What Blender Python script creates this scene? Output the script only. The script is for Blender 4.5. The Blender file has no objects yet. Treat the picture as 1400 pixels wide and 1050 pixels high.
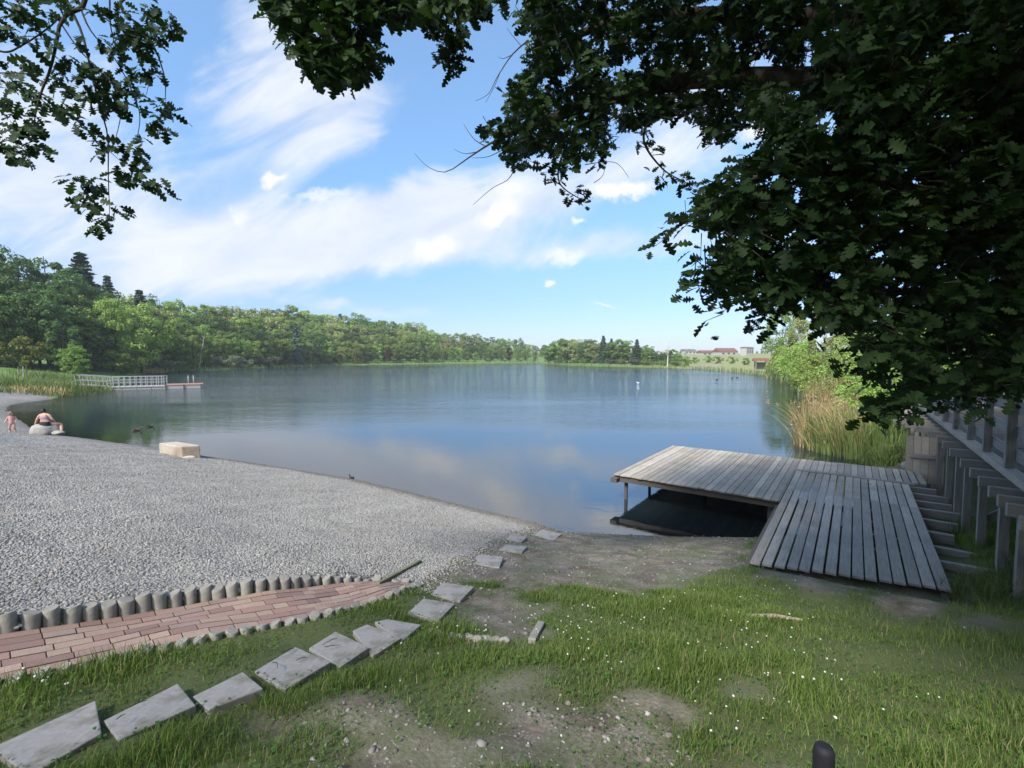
import bpy, bmesh, math, random, time
import numpy as np
from mathutils import Vector, Matrix
T0 = time.time()
rng = np.random.default_rng(7)
random.seed(7)
sc = bpy.context.scene
COL = sc.collection
R = math.radians
# ------------------------------------------------------------------ camera
H, F = 3.5, 640.0
PITCH = math.atan(37 / 640)
cam = bpy.data.cameras.new('camera')
cam.sensor_width = 36; cam.lens = 36 * F / 1400; cam.clip_start = .05; cam.clip_end = 6000
camo = bpy.data.objects.new('camera', cam); COL.objects.link(camo)
camo.location = (0, 0, H); camo.rotation_euler = (R(90) - PITCH, 0, 0)
sc.camera = camo
CP, SP = math.cos(PITCH), math.sin(PITCH)

def ray(x, y):
    cx = (np.asarray(x, float) - 700) / F; cy = (525 - np.asarray(y, float)) / F
    return cx, CP + cy * SP, -SP + cy * CP
def P(x, y, z):                       # photo position -> place on the level z
    a, b, c = ray(x, y); t = (z - H) / c
    return np.array([a * t, b * t])
def D(x, y, Y):                       # photo position -> place at a distance Y ahead
    a, b, c = ray(x, y)
    return np.array([a * Y / b, Y + 0 * a, H + c * Y / b]).T
def proj(p):
    p = np.asarray(p, float); x, y, z = p[..., 0], p[..., 1], p[..., 2] - H
    f = y * CP - z * SP; u = y * SP + z * CP
    f = np.where(f < .05, .05, f)
    return 700 + F * x / f, 525 - F * u / f, f
def sstep(a, b, x):
    t = np.clip((x - a) / (b - a), 0, 1); return t * t * (3 - 2 * t)
def in_poly(poly, x, y):
    poly = np.asarray(poly, float); x = np.asarray(x, float); y = np.asarray(y, float)
    ins = np.zeros(x.shape, bool); n = len(poly)
    for i in range(n):
        x0, y0 = poly[i]; x1, y1 = poly[(i + 1) % n]
        c = ((y0 > y) != (y1 > y))
        ins ^= c & (x < (x1 - x0) * (y - y0) / ((y1 - y0) if y1 != y0 else 1e-9) + x0)
    return ins
def pdist(line, X, Y, closed=False):
    line = np.asarray(line, float); best = np.full(np.shape(X), 1e18)
    n = len(line)
    for i in range(n if closed else n - 1):
        ax, ay = line[i]; bx, by = line[(i + 1) % n]
        dx, dy = bx - ax, by - ay; L = dx * dx + dy * dy + 1e-12
        t = np.clip(((X - ax) * dx + (Y - ay) * dy) / L, 0, 1)
        d = (X - ax - t * dx) ** 2 + (Y - ay - t * dy) ** 2
        best = np.minimum(best, d)
    return np.sqrt(best)
# ------------------------------------------------------------------ mesh helpers
def npmesh(name, V, faces_list, smooth=False):
    """faces_list: list of (m,k) arrays"""
    V = np.asarray(V, np.float32)
    me = bpy.data.meshes.new(name)
    me.vertices.add(len(V)); me.vertices.foreach_set('co', V.ravel())
    loops = np.concatenate([f.ravel() for f in faces_list]).astype(np.int32)
    tot = np.concatenate([np.full(len(f), f.shape[1], np.int32) for f in faces_list])
    st = np.concatenate([[0], np.cumsum(tot)[:-1]]).astype(np.int32)
    me.loops.add(len(loops)); me.loops.foreach_set('vertex_index', loops)
    me.polygons.add(len(tot)); me.polygons.foreach_set('loop_start', st); me.polygons.foreach_set('loop_total', tot)
    if smooth: me.polygons.foreach_set('use_smooth', np.ones(len(tot), bool))
    me.update(calc_edges=True); me.validate()
    return me
class MB:
    def __init__(s): s.v = []; s.f = []; s.sm = []
    def add(s, vs, fs, smooth=False):
        o = len(s.v); s.v += [tuple(map(float, v)) for v in vs]; s.f += [tuple(i + o for i in f) for f in fs]; s.sm += [smooth] * len(fs)
    def box(s, c, size, rot=None):
        hx, hy, hz = [k / 2 for k in size]
        vs = [Vector((x * hx, y * hy, z * hz)) for x in (-1, 1) for y in (-1, 1) for z in (-1, 1)]
        if rot is not None: vs = [rot @ v for v in vs]
        vs = [v + Vector(c) for v in vs]
        s.add(vs, [(0, 1, 3, 2), (4, 6, 7, 5), (0, 4, 5, 1), (2, 3, 7, 6), (0, 2, 6, 4), (1, 5, 7, 3)])
    def bar(s, p, q, w, h):            # rectangular bar from p to q
        p, q = Vector(p), Vector(q); d = (q - p).normalized()
        up = Vector((0, 0, 1)) if abs(d.z) < .95 else Vector((0, 1, 0))
        side = d.cross(up).normalized() * w / 2; up2 = side.cross(d).normalized() * h / 2
        vs = [e + a * side + b * up2 for e in (p, q) for a, b in ((-1, -1), (1, -1), (1, 1), (-1, 1))]
        s.add(vs, [(3, 2, 1, 0), (4, 5, 6, 7), (0, 1, 5, 4), (1, 2, 6, 5), (2, 3, 7, 6), (3, 0, 4, 7)])
    def prism(s, ring, z0, z1):        # ring of (x,y) ; z may be lists
        n = len(ring)
        zb = z0 if hasattr(z0, '__len__') else [z0] * n; zt = z1 if hasattr(z1, '__len__') else [z1] * n
        vs = [(x, y, zb[i]) for i, (x, y) in enumerate(ring)] + [(x, y, zt[i]) for i, (x, y) in enumerate(ring)]
        s.add(vs, [tuple(range(n))[::-1], tuple(range(n, 2 * n))] + [(i, (i + 1) % n, n + (i + 1) % n, n + i) for i in range(n)])
    def tube(s, pts, rad, n=8, caps=True, smooth=True):
        pts = [Vector(p) for p in pts]; m = len(pts)
        rad = rad if hasattr(rad, '__len__') else [rad] * m
        t0 = (pts[1] - pts[0]).normalized()
        a = t0.orthogonal().normalized(); vs = []
        for i, p in enumerate(pts):
            t = (pts[min(i + 1, m - 1)] - pts[max(i - 1, 0)]).normalized()
            a = (a - t * a.dot(t))
            a = a.normalized() if a.length > 1e-6 else t.orthogonal().normalized()
            b = t.cross(a)
            for k in range(n):
                th = 2 * math.pi * k / n
                vs.append(p + (a * math.cos(th) + b * math.sin(th)) * rad[i])
        fs = [(i * n + k, i * n + (k + 1) % n, (i + 1) * n + (k + 1) % n, (i + 1) * n + k) for i in range(m - 1) for k in range(n)]
        s.add(vs, fs, smooth)
        if caps: s.add(vs[:n], [tuple(range(n))[::-1]]); s.add(vs[-n:], [tuple(range(n))])
    def build(s, name, m, parent=None, bevel=0):
        me = bpy.data.meshes.new(name); me.from_pydata(s.v, [], s.f)
        me.polygons.foreach_set('use_smooth', s.sm); me.update()
        return link(name, me, m, parent, bevel)
def link(name, me, m, parent=None, bevel=0):
    o = bpy.data.objects.new(name, me); COL.objects.link(o)
    if m is not None and not me.materials: me.materials.append(m)
    if parent is not None: o.parent = parent
    if bevel:
        b = o.modifiers.new('bevel', 'BEVEL'); b.width = bevel; b.segments = 2; b.limit_method = 'ANGLE'
    return o
def tag(o, label, cat=None, group=None, kind=None):
    if label: o['label'] = label
    if cat: o['category'] = cat
    if group: o['group'] = group
    if kind: o['kind'] = kind
    return o
def empty(name, loc, rz=0, label=None, cat=None, group=None):
    o = bpy.data.objects.new(name, None); COL.objects.link(o); o.location = loc; o.rotation_euler = (0, 0, rz)
    o.empty_display_size = .1
    return tag(o, label, cat, group)
def dup(root, loc, rz=0, scale=None, label=None, group=None, cat=None):
    kids = KIDS.get(root.name, [])
    r = root.copy(); COL.objects.link(r); r.location = loc; r.rotation_euler = (0, 0, rz)
    if scale is not None: r.scale = scale if hasattr(scale, '__len__') else (scale,) * 3
    if label: r['label'] = label
    if group: r['group'] = group
    elif 'group' in r: del r['group']
    if cat: r['category'] = cat
    for k in kids:
        c = k.copy(); COL.objects.link(c); c.parent = r
    return r
KIDS = {}
# ------------------------------------------------------------------ materials
def srgb(r, g, b): return tuple(((c / 255 + .055) / 1.055) ** 2.4 if c > 10 else c / 255 / 12.92 for c in (r, g, b)) + (1,)
class NT:
    def __init__(s, name):
        s.m = bpy.data.materials.new(name); s.m.use_nodes = True; s.t = s.m.node_tree; s.t.nodes.clear()
        s.out = s.n('ShaderNodeOutputMaterial')
    def n(s, typ, **kw):
        nd = s.t.nodes.new(typ)
        for k, v in kw.items(): setattr(nd, k, v)
        return nd
    def l(s, a, b): s.t.links.new(a, b)
    def val(s, sock, v):
        if hasattr(v, 'is_linked') or isinstance(v, bpy.types.NodeSocket): s.l(v, sock)
        else: sock.default_value = v
    def math(s, op, a, b=None, c=None, clamp=False):
        nd = s.n('ShaderNodeMath', operation=op); nd.use_clamp = clamp
        for i, v in enumerate((a, b, c)):
            if v is not None: s.val(nd.inputs[i], v)
        return nd.outputs[0]
    def mix(s, f, a, b, mode='MIX'):
        nd = s.n('ShaderNodeMix', data_type='RGBA', blend_type=mode)
        s.val(nd.inputs[0], f); s.val(nd.inputs[6], a); s.val(nd.inputs[7], b)
        return nd.outputs[2]
    def ramp(s, f, stops, interp='LINEAR'):
        nd = s.n('ShaderNodeValToRGB'); cr = nd.color_ramp; cr.interpolation = interp
        while len(cr.elements) < len(stops): cr.elements.new(.5)
        for e, (p, c) in zip(cr.elements, stops):
            e.position = p; e.color = c if hasattr(c, '__len__') else (c, c, c, 1)
        s.val(nd.inputs[0], f); return nd.outputs[0]
    def noise(s, vec, scale, detail=4, rough=.55, dist=0):
        nd = s.n('ShaderNodeTexNoise'); s.val(nd.inputs['Vector'], vec)
        nd.inputs['Scale'].default_value = scale; nd.inputs['Detail'].default_value = detail
        nd.inputs['Roughness'].default_value = rough; nd.inputs['Distortion'].default_value = dist
        return nd.outputs[0]
    def obj(s): return s.n('ShaderNodeTexCoord').outputs['Object']
    def pos(s): return s.n('ShaderNodeNewGeometry').outputs['Position']
    def island(s): return s.n('ShaderNodeNewGeometry').outputs['Random Per Island']
    def rand(s): return s.n('ShaderNodeObjectInfo').outputs['Random']
    def map(s, vec, scale=(1, 1, 1), rot=(0, 0, 0)):
        nd = s.n('ShaderNodeMapping'); s.val(nd.inputs['Vector'], vec)
        nd.inputs['Scale'].default_value = scale; nd.inputs['Rotation'].default_value = rot
        return nd.outputs[0]
    def bump(s, h, strength=.3, dist=.01):
        nd = s.n('ShaderNodeBump'); nd.inputs['Distance'].default_value = dist
        s.val(nd.inputs['Strength'], strength); s.val(nd.inputs['Height'], h); return nd.outputs[0]
    def pbr(s, col, rough=.8, normal=None, spec=.3, metal=0):
        nd = s.n('ShaderNodeBsdfPrincipled'); s.val(nd.inputs['Base Color'], col); s.val(nd.inputs['Roughness'], rough)
        nd.inputs['Specular IOR Level'].default_value = spec; nd.inputs['Metallic'].default_value = metal
        if normal is not None: s.l(normal, nd.inputs['Normal'])
        s.l(nd.outputs[0], s.out.inputs[0]); return nd
def rough_mat(name, c1, c2, scale=8, rough=.85, bump=.3, bd=.01, island=0, spec=.25, stretch=(1, 1, 1), c3=None):
    t = NT(name); v = t.map(t.obj(), stretch)
    n = t.noise(v, scale, 6, .62)
    c = t.mix(t.ramp(n, [(.3, 0.), (.7, 1.)]), c1, c2)
    if c3 is not None:
        n3 = t.noise(t.obj(), scale * .22, 4, .6)
        c = t.mix(t.ramp(n3, [(.5, 0.), (.68, 1.)]), c, c3)
    if island:
        h = t.math('MULTIPLY_ADD', t.island(), 2 * island, 1 - island)
        hs = t.n('ShaderNodeHueSaturation'); t.val(hs.inputs['Value'], h); t.l(c, hs.inputs['Color']); c = hs.outputs[0]
    t.pbr(c, rough, t.bump(t.noise(v, scale * 4, 4, .7), bump, bd) if bump else None, spec); return t.m
def leaf_mat(name, c1, c2, trans=.3, var=.35, objvar=.25, rough=.55, spec=.25):
    t = NT(name)
    c = t.mix(t.island(), c1, c2)
    hs = t.n('ShaderNodeHueSaturation')
    t.val(hs.inputs['Hue'], t.math('MULTIPLY_ADD', t.rand(), .05 * objvar * 2, .5 - .05 * objvar))
    t.val(hs.inputs['Value'], t.math('MULTIPLY_ADD', t.rand(), 2 * objvar, 1 - objvar))
    t.l(c, hs.inputs['Color']); c = hs.outputs[0]
    p = t.pbr(c, rough, None, spec)
    tr = t.n('ShaderNodeBsdfTranslucent'); t.l(t.mix(1., c, (1.15, 1.25, .55, 1), 'MULTIPLY'), tr.inputs[0])
    ms = t.n('ShaderNodeMixShader'); ms.inputs[0].default_value = trans
    t.l(p.outputs[0], ms.inputs[1]); t.l(tr.outputs[0], ms.inputs[2]); t.l(ms.outputs[0], t.out.inputs[0])
    return t.m
def plain(name, col, rough=.6, spec=.3, var=.15, scale=20, metal=0):
    t = NT(name); n = t.noise(t.obj(), scale, 4)
    a = tuple(c * (1 - var) for c in col[:3]) + (1,); b = tuple(min(1, c * (1 + var)) for c in col[:3]) + (1,)
    t.pbr(t.mix(n, a, b), rough, None, spec, metal); return t.m

def wood_mat(name, c1, c2, axis=1, var=.22, dark=(.05, .047, .043, 1)):
    t = NT(name); st = [9., 9., 9.]; st[axis] = .5
    v = t.map(t.obj(), st)
    isl = t.island()
    comb = t.n('ShaderNodeVectorMath', operation='ADD'); t.l(v, comb.inputs[0])
    cx = t.n('ShaderNodeCombineXYZ'); t.l(t.math('MULTIPLY', isl, 37.), cx.inputs[0]); t.l(t.math('MULTIPLY', isl, 91.), cx.inputs[1]); t.l(cx.outputs[0], comb.inputs[1])
    g = t.noise(comb.outputs[0], 5, 6, .65, .3)
    c = t.mix(t.ramp(g, [(.3, 0.), (.68, 1.)]), c1, c2)
    g2 = t.noise(comb.outputs[0], 14, 3, .7)
    c = t.mix(t.math('MULTIPLY', t.ramp(g2, [(.55, 0.), (.7, 1.)]), .45), c, dark)
    n2 = t.noise(t.obj(), 1.3, 5, .6)
    c = t.mix(t.math('MULTIPLY', t.ramp(n2, [(.45, 0.), (.75, 1.)]), .35), c, (.09, .085, .06, 1))
    hs = t.n('ShaderNodeHueSaturation'); t.val(hs.inputs['Value'], t.math('MULTIPLY_ADD', isl, 2 * var, 1 - var)); t.l(c, hs.inputs['Color'])
    t.pbr(hs.outputs[0], .8, t.bump(g2, .5, .004), .25); return t.m
M = {}
M['wood'] = wood_mat('weathered_wood', (.29, .26, .218, 1), (.435, .395, .34, 1), 1)
M['woodx'] = wood_mat('weathered_wood_cross', (.22, .21, .19, 1), (.34, .32, .29, 1), 0)
M['woodz'] = wood_mat('weathered_wood_post', (.17, .165, .15, 1), (.29, .275, .25, 1), 2)
M['railwood'] = wood_mat('rail_wood', (.16, .157, .15, 1), (.27, .265, .255, 1), 1)
M['darkwood'] = wood_mat('dark_wood', (.06, .052, .045, 1), (.11, .10, .085, 1), 0)
M['concrete'] = rough_mat('concrete', (.19, .183, .165, 1), (.30, .29, .265, 1), 11, .92, .6, .008, .06, c3=(.12, .125, .08, 1))
M['slab'] = rough_mat('slab', (.25, .237, .233, 1), (.335, .322, .31, 1), 30, .88, .3, .003, 0, c3=(.16, .152, .118, 1))
M['stone'] = rough_mat('sandstone', (.34, .30, .25, 1), (.46, .42, .36, 1), 4.5, .9, .8, .03, 0, c3=(.25, .18, .12, 1))
M['rock'] = rough_mat('grey_rock', (.22, .215, .205, 1), (.34, .33, .31, 1), 5, .9, .5, .02)
M['bark'] = rough_mat('bark', (.035, .028, .022, 1), (.10, .085, .07, 1), 14, .95, .9, .02, 0, .1, (1, 1, .25))
M['twig'] = rough_mat('twig_bark', (.035, .028, .025, 1), (.08, .065, .055, 1), 30, .9, .3, .003)
M['birch'] = rough_mat('birch_bark', (.45, .43, .39, 1), (.62, .6, .56, 1), 2.5, .8, .2, .01, c3=(.1, .09, .08, 1), stretch=(1, 1, 3))
# ------------------------------------------------------------------ shoreline and terrain
near_px = [(1030, 735), (930, 734), (850, 731), (770, 727), (735, 717), (700, 708), (640, 694), (560, 674), (480, 655), (400, 642), (330, 631), (280, 624), (210, 612), (150, 604), (110, 598.5), (70, 594), (40, 584), (18, 568), (8, 559.5)]
left_px = [(14, 554), (36, 550), (60, 547.5), (78, 544), (100, 536.5), (122, 530), (140, 522), (160, 517), (200, 511), (248, 507), (300, 505.3), (350, 503.5), (400, 501), (450, 499.5), (560, 498.2), (650, 497.3), (725, 496.6), (740, 496.2)]
right_px = [(746, 498), (770, 499.5), (810, 501), (860, 502), (900, 503), (930, 504), (960, 505.3), (1000, 508.5), (1031, 511.5), (1051, 514), (1068, 518), (1086, 523), (1104, 536), (1122, 560), (1140, 588), (1165, 617), (1205, 646), (1262, 668), (1290, 700), (1200, 716), (1100, 730)]
SHORE = np.array([P(x, y, 0) for x, y in near_px + left_px + right_px])
AZ = R(36.2)
U2 = np.array([math.sin(AZ), math.cos(AZ)]); W2 = np.array([math.cos(AZ), -math.sin(AZ)])
def UW(u, w): return U2 * u + W2 * w
def sd(X, Y):
    d = pdist(SHORE, X, Y, True)
    return np.where(in_poly(SHORE, X, Y), -d, d)
PAL = None
def gz(X, Y, pal=True):
    X = np.asarray(X, float); Y = np.asarray(Y, float)
    d = sd(X, Y); r = np.hypot(X, Y)
    w = sstep(15, 40, r)
    kf = .05 + .09 * sstep(-8, -30, X) * sstep(150, 60, Y) + .02 * sstep(12, 20, X) * sstep(60, 30, Y) * 3
    kf = kf - .018 * sstep(30, 60, X) * sstep(70, 120, Y)
    k = .225 * (1 - w) + kf * w; zm = 4 * (1 - w) + 8.5 * w
    land = zm * np.tanh(k * np.maximum(d, 0) / zm)
    n = .016 * np.sin(X * 3.9 + 2.2 * np.sin(Y * 2.7)) * np.cos(Y * 4.3 + 1.1 * np.sin(X * 2.1)) + .03 * np.sin(X * 1.7 + 1.3 * np.sin(Y * 1.1)) * np.cos(Y * 1.3 + .7) + .012 * np.sin(X * 5.1 + Y * 2.3) * np.sin(Y * 4.7 - X * 1.9)
    land = land + n * np.clip(d / 1.5, 0, 1) * (1 + 3 * w)
    u = X * U2[0] + Y * U2[1]; wv = X * W2[0] + Y * W2[1]
    q = np.hypot(np.maximum(np.abs(u - 10.6) - 3.2, 0), np.maximum(np.abs(wv - .1) - 1.2, 0))
    lim = .50 + .55 * np.maximum(q - .1, 0)
    land = np.where(r < 25, np.minimum(land, np.maximum(lim, .02)), land)
    # bank rising to the right, under the walkway
    land = land + np.where(r < 25, .10 * sstep(1.5, 4.0, wv) * sstep(.2, 2.5, d) * 4, 0)
    z = np.where(d > 0, land, -np.minimum(.16 * -d, 2.2))
    if pal and PAL is not None:
        dp = pdist(PAL, X, Y); ins = in_poly(GRAV, X, Y)
        tfade = sstep(-.9, -2.2, X)
        z = z + np.where(ins, .11 * tfade * np.exp(-dp / 1.6), 0)
    return z
def G(x, y, pal=True):               # photo position -> place on the terrain
    a, b, c = [float(k) for k in ray(x, y)]
    ts = np.concatenate([np.linspace(.8, 30, 600), np.linspace(30.2, 900, 1500)])
    h = H + c * ts - gz(a * ts, b * ts, pal)
    i = np.argmax(h < 0)
    if h[i] >= 0: i = len(ts) - 1
    t = ts[i - 1] + (ts[i] - ts[i - 1]) * h[i - 1] / max(h[i - 1] - h[i], 1e-9) if i > 0 else ts[0]
    return np.array([a * t, b * t, H + c * t])
pal_px = [(-160, 905), (-90, 884), (5, 866), (60, 858), (110, 851), (165, 842), (225, 832), (280, 823), (330, 815), (380, 807), (430, 801), (480, 796), (520, 795), (548, 797), (570, 801)]
low_px = [(-160, 990), (-90, 962), (0, 938), (50, 927), (100, 915), (150, 904), (200, 893), (250, 882), (300, 871), (350, 861), (400, 852), (450, 842), (500, 828), (540, 813), (572, 802)]
pal_w = np.array([G(x, y) for x, y in pal_px]); low_w = np.array([G(x, y) for x, y in low_px])
grav_px = [(575, 797), (620, 762), (665, 742), (700, 728), (735, 717)]
grav_w = [G(x, y)[:2] for x, y in grav_px[:-1]] + [P(735, 714, 0)]
shore_out = [P(x, y, 0) for x, y in near_px[5:]]
PAL = pal_w[:, :2].copy()
GRAV = np.array(list(map(tuple, pal_w[:, :2])) + [tuple(g) for g in grav_w] + [tuple(s + np.array([.3, 1.0])) for s in shore_out] + [tuple(P(*p, 0) + np.array([0, 1.0])) for p in left_px[:3]] + [tuple(P(50, 540, 0)), (-70, 45), (-75, 12), (-14, 1.0)])
GRAV_IN = in_poly(GRAV, np.array([-5.]), np.array([8.]))
# ---- ground zones
dirt_px = [[(610, 815), (650, 805), (720, 800), (740, 830), (735, 870), (690, 880), (620, 865)],
           [(660, 965), (760, 940), (860, 940), (910, 965), (960, 1015), (1020, 1080), (600, 1080), (640, 1010)],
           [(555, 800), (615, 765), (680, 735), (725, 712), (850, 728), (1030, 733), (1030, 770), (980, 790), (860, 815), (800, 810), (720, 800), (650, 800), (600, 812)],
           [(400, 960), (520, 960), (600, 1000), (560, 1080), (430, 1080)],
           [(1025, 770), (1150, 790), (1300, 805), (1330, 860), (1250, 850), (1180, 815), (1050, 795)],
           [(960, 940), (1010, 935), (1030, 960), (980, 965)]]
dirt_w = [np.array([G(x, y)[:2] for x, y in q]) for q in dirt_px]
path_poly = np.array(list(map(tuple, pal_w[:, :2])) + list(map(tuple, low_w[::-1, :2])))
def zones(X, Y):
    """gravel, grass density, dirt, each 0..1 (what grows or lies where)"""
    d = sd(X, Y)
    g = in_poly(GRAV, X, Y).astype(float) * (d > -.6)
    dirt = np.zeros_like(X)
    wob = .12 * np.sin(X * 7 + 2 * np.sin(Y * 5)) + .1 * np.sin(Y * 9 - X * 4)
    for q in dirt_w:
        dd = pdist(q, X, Y, True); s_ = np.where(in_poly(q, X, Y), dd, -dd)
        dirt = np.maximum(dirt, sstep(-.25, .3, s_ + wob))
    shore = (1 - sstep(.15, .9, d + wob * .6)) * (np.hypot(X, Y) < 22)
    dirt = np.maximum(dirt, shore)
    pth = in_poly(path_poly, X, Y).astype(float)
    dirt = dirt * (1 - g); grass = (1 - dirt) * (1 - g) * (1 - pth)
    return g, grass, dirt, d, pth
# ---- ground sheet
def axis_vals(n, a, b0, b1):
    lo, hi = math.asinh(b0 / a), math.asinh(b1 / a)
    return a * np.sinh(np.linspace(lo, hi, n))
gx = axis_vals(560, 1.6, -900, 900); gy = axis_vals(620, 1.6, -40, 1500) + 3.0
GX, GY = np.meshgrid(gx, gy)
GZ = gz(GX.ravel(), GY.ravel()).reshape(GX.shape)
nx, ny = len(gx), len(gy)
idx = np.arange(nx * ny).reshape(ny, nx)
quads = np.stack([idx[:-1, :-1], idx[:-1, 1:], idx[1:, 1:], idx[1:, :-1]], -1).reshape(-1, 4)
zg, zgr, zd_, dsh, pth = zones(GX.ravel(), GY.ravel())
me = npmesh('ground', np.stack([GX.ravel(), GY.ravel(), GZ.ravel() - .02 * pth], -1), [quads], True)
at = me.attributes.new('zone', 'FLOAT_COLOR', 'POINT')
wet = np.exp(-np.maximum(dsh, 0) / .35) * (np.hypot(GX, GY).ravel() < 60)
at.data.foreach_set('color', np.stack([zg, zgr, zd_, wet], -1).astype(np.float32).ravel())
t = NT('ground_soil_and_grass')
pos = t.pos()
a_ = t.n('ShaderNodeAttribute', attribute_name='zone'); sep = t.n('ShaderNodeSeparateColor'); t.l(a_.outputs['Color'], sep.inputs[0])
nz = t.noise(pos, 3.5, 8, .65); nf = t.noise(pos, 38, 6, .7); nl = t.noise(pos, .35, 5, .6)
dirt = t.mix(t.ramp(nz, [(.4, 0.), (.6, 1.)]), (.125, .10, .08, 1), (.27, .235, .2, 1))
dirt = t.mix(t.math('MULTIPLY', t.ramp(t.noise(pos, 1.1, 7, .7), [(.48, 0.), (.6, 1.)]), .5), dirt, (.19, .185, .178, 1))
vor = t.n('ShaderNodeTexVoronoi'); t.l(pos, vor.inputs['Vector']); vor.inputs['Scale'].default_value = 46
spk = t.math('MULTIPLY', t.ramp(vor.outputs['Distance'], [(.2, 1.), (.38, 0.)]), t.ramp(t.noise(pos, 5, 4), [(.5, 0.), (.62, 1.)]))
dirt = t.mix(t.math('MULTIPLY', spk, .75), dirt, (.36, .34, .32, 1))
dirt = t.mix(t.ramp(nf, [(.4, .55), (.6, 0.)]), dirt, (.07, .058, .045, 1))
moss = t.ramp(t.noise(pos, 2.2, 7, .7), [(.47, 0.), (.62, 1.)])
dirt = t.mix(t.math('MULTIPLY', moss, .55), dirt, (.09, .115, .04, 1))
grs = t.mix(nz, (.055, .075, .028, 1), (.11, .125, .05, 1))
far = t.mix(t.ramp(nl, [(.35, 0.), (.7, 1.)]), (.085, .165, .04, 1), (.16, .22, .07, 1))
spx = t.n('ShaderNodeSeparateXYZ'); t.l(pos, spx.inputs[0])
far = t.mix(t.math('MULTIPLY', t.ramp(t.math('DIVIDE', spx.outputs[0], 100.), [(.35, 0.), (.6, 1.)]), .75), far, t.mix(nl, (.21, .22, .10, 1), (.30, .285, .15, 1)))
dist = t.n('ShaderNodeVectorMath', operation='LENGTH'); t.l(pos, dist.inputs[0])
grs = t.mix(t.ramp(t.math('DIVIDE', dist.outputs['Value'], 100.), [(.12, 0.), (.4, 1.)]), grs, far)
v2 = t.n('ShaderNodeTexVoronoi'); t.l(pos, v2.inputs['Vector']); v2.inputs['Scale'].default_value = 27
sg = t.n('ShaderNodeSeparateColor'); t.l(v2.outputs['Color'], sg.inputs[0])
grav = t.ramp(sg.outputs[0], [(0, (.16, .16, .165, 1)), (.35, (.27, .27, .27, 1)), (.7, (.35, .35, .345, 1)), (1, (.47, .465, .455, 1))])
grav = t.mix(t.ramp(v2.outputs['Distance'], [(.35, 0.), (.62, .8)]), grav, (.07, .065, .06, 1))
grav = t.mix(t.math('MULTIPLY', t.ramp(nl, [(.4, 0.), (.65, 1.)]), .25), grav, (.33, .31, .27, 1))
c = t.mix(sep.outputs[2], grs, dirt)
gm = t.math('ADD', sep.outputs[0], t.math('MULTIPLY', t.math('SUBTRACT', nz, .5), .8)); gm = t.ramp(gm, [(.42, 0.), (.55, 1.)])
c = t.mix(gm, c, grav)
c = t.mix(t.math('MULTIPLY', a_.outputs['Alpha'], .7), c, (.07, .06, .042, 1))
rg = t.math('MULTIPLY_ADD', a_.outputs['Alpha'], -.35, .92)
hgt = t.math('ADD', t.math('MULTIPLY', nf, .6), t.math('MULTIPLY', t.math('SUBTRACT', 1., v2.outputs['Distance']), t.math('MULTIPLY', gm, 1.2)))
t.pbr(c, rg, t.bump(hgt, .8, .022), .2)
ground = link('ground', me, t.m); tag(ground, 'sloping bank of soil and grass with gravel beach around the lake', None, None, 'structure')
# ---- water sheet
wet_v = GZ < .06
qm = wet_v[:-1, :-1] | wet_v[:-1, 1:] | wet_v[1:, 1:] | wet_v[1:, :-1]
wq = quads.reshape(ny - 1, nx - 1, 4)[qm]
used = np.unique(wq); remap = -np.ones(nx * ny, int); remap[used] = np.arange(len(used))
WV = np.stack([GX.ravel()[used], GY.ravel()[used], np.zeros(len(used))], -1)
me = npmesh('lake_water', WV, [remap[wq]], True)
at = me.attributes.new('shallow', 'FLOAT', 'POINT'); at.data.foreach_set('value', np.exp(np.minimum(GZ.ravel()[used], 0) / .6).astype(np.float32))
t = NT('lake_water')
pos = t.pos()
sepx = t.n('ShaderNodeSeparateXYZ'); t.l(pos, sepx.inputs[0])
big = t.noise(t.map(pos, (.012, .03, 1)), 1, 4, .55)
reach = t.math('DIVIDE', t.math('SUBTRACT', sepx.outputs[1], t.math('MULTIPLY', sepx.outputs[0], .35)), 100.)
ruf = t.ramp(t.math('ADD', t.math('MULTIPLY', big, .9), t.math('MULTIPLY', reach, .42)), [(.50, 0.), (.70, 1.)])
bands = t.ramp(t.noise(t.map(pos, (.010, .075, 1), (0, 0, .12)), 1, 3, .5), [(.5, 0.), (.62, 1.)])
ruf = t.math('ADD', ruf, t.math('MULTIPLY', bands, t.math('MULTIPLY_ADD', t.ramp(reach, [(.1, 0.), (.35, 1.)]), .55, .07)))
w1 = t.noise(t.map(pos, (1.1, 2.6, 1), (0, 0, .25)), 1, 4, .6, .4)
w2 = t.noise(t.map(pos, (4, 8.5, 1), (0, 0, -.2)), 1, 3, .6)
w3 = t.noise(t.map(pos, (.16, .5, 1), (0, 0, .1)), 1, 3, .5)
hgt = t.math('ADD', t.math('ADD', t.math('MULTIPLY', w1, .8), t.math('MULTIPLY', w2, .22)), w3)
st = t.math('MULTIPLY_ADD', ruf, .40, .03)
nb = t.bump(hgt, st, .12)
fr = t.n('ShaderNodeFresnel'); fr.inputs[0].default_value = 4.0; t.l(nb, fr.inputs[1])
gl = t.n('ShaderNodeBsdfGlossy'); gl.inputs['Roughness'].default_value = .02; t.l(nb, gl.inputs['Normal'])
df = t.n('ShaderNodeBsdfDiffuse'); df.inputs[0].default_value = (.036, .060, .072, 1)
tr = t.n('ShaderNodeBsdfTransparent'); tr.inputs[0].default_value = (.62, .60, .42, 1)
a2 = t.n('ShaderNodeAttribute', attribute_name='shallow')
m1 = t.n('ShaderNodeMixShader'); t.l(t.math('MULTIPLY', a2.outputs['Fac'], .9), m1.inputs[0]); t.l(df.outputs[0], m1.inputs[1]); t.l(tr.outputs[0], m1.inputs[2])
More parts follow.
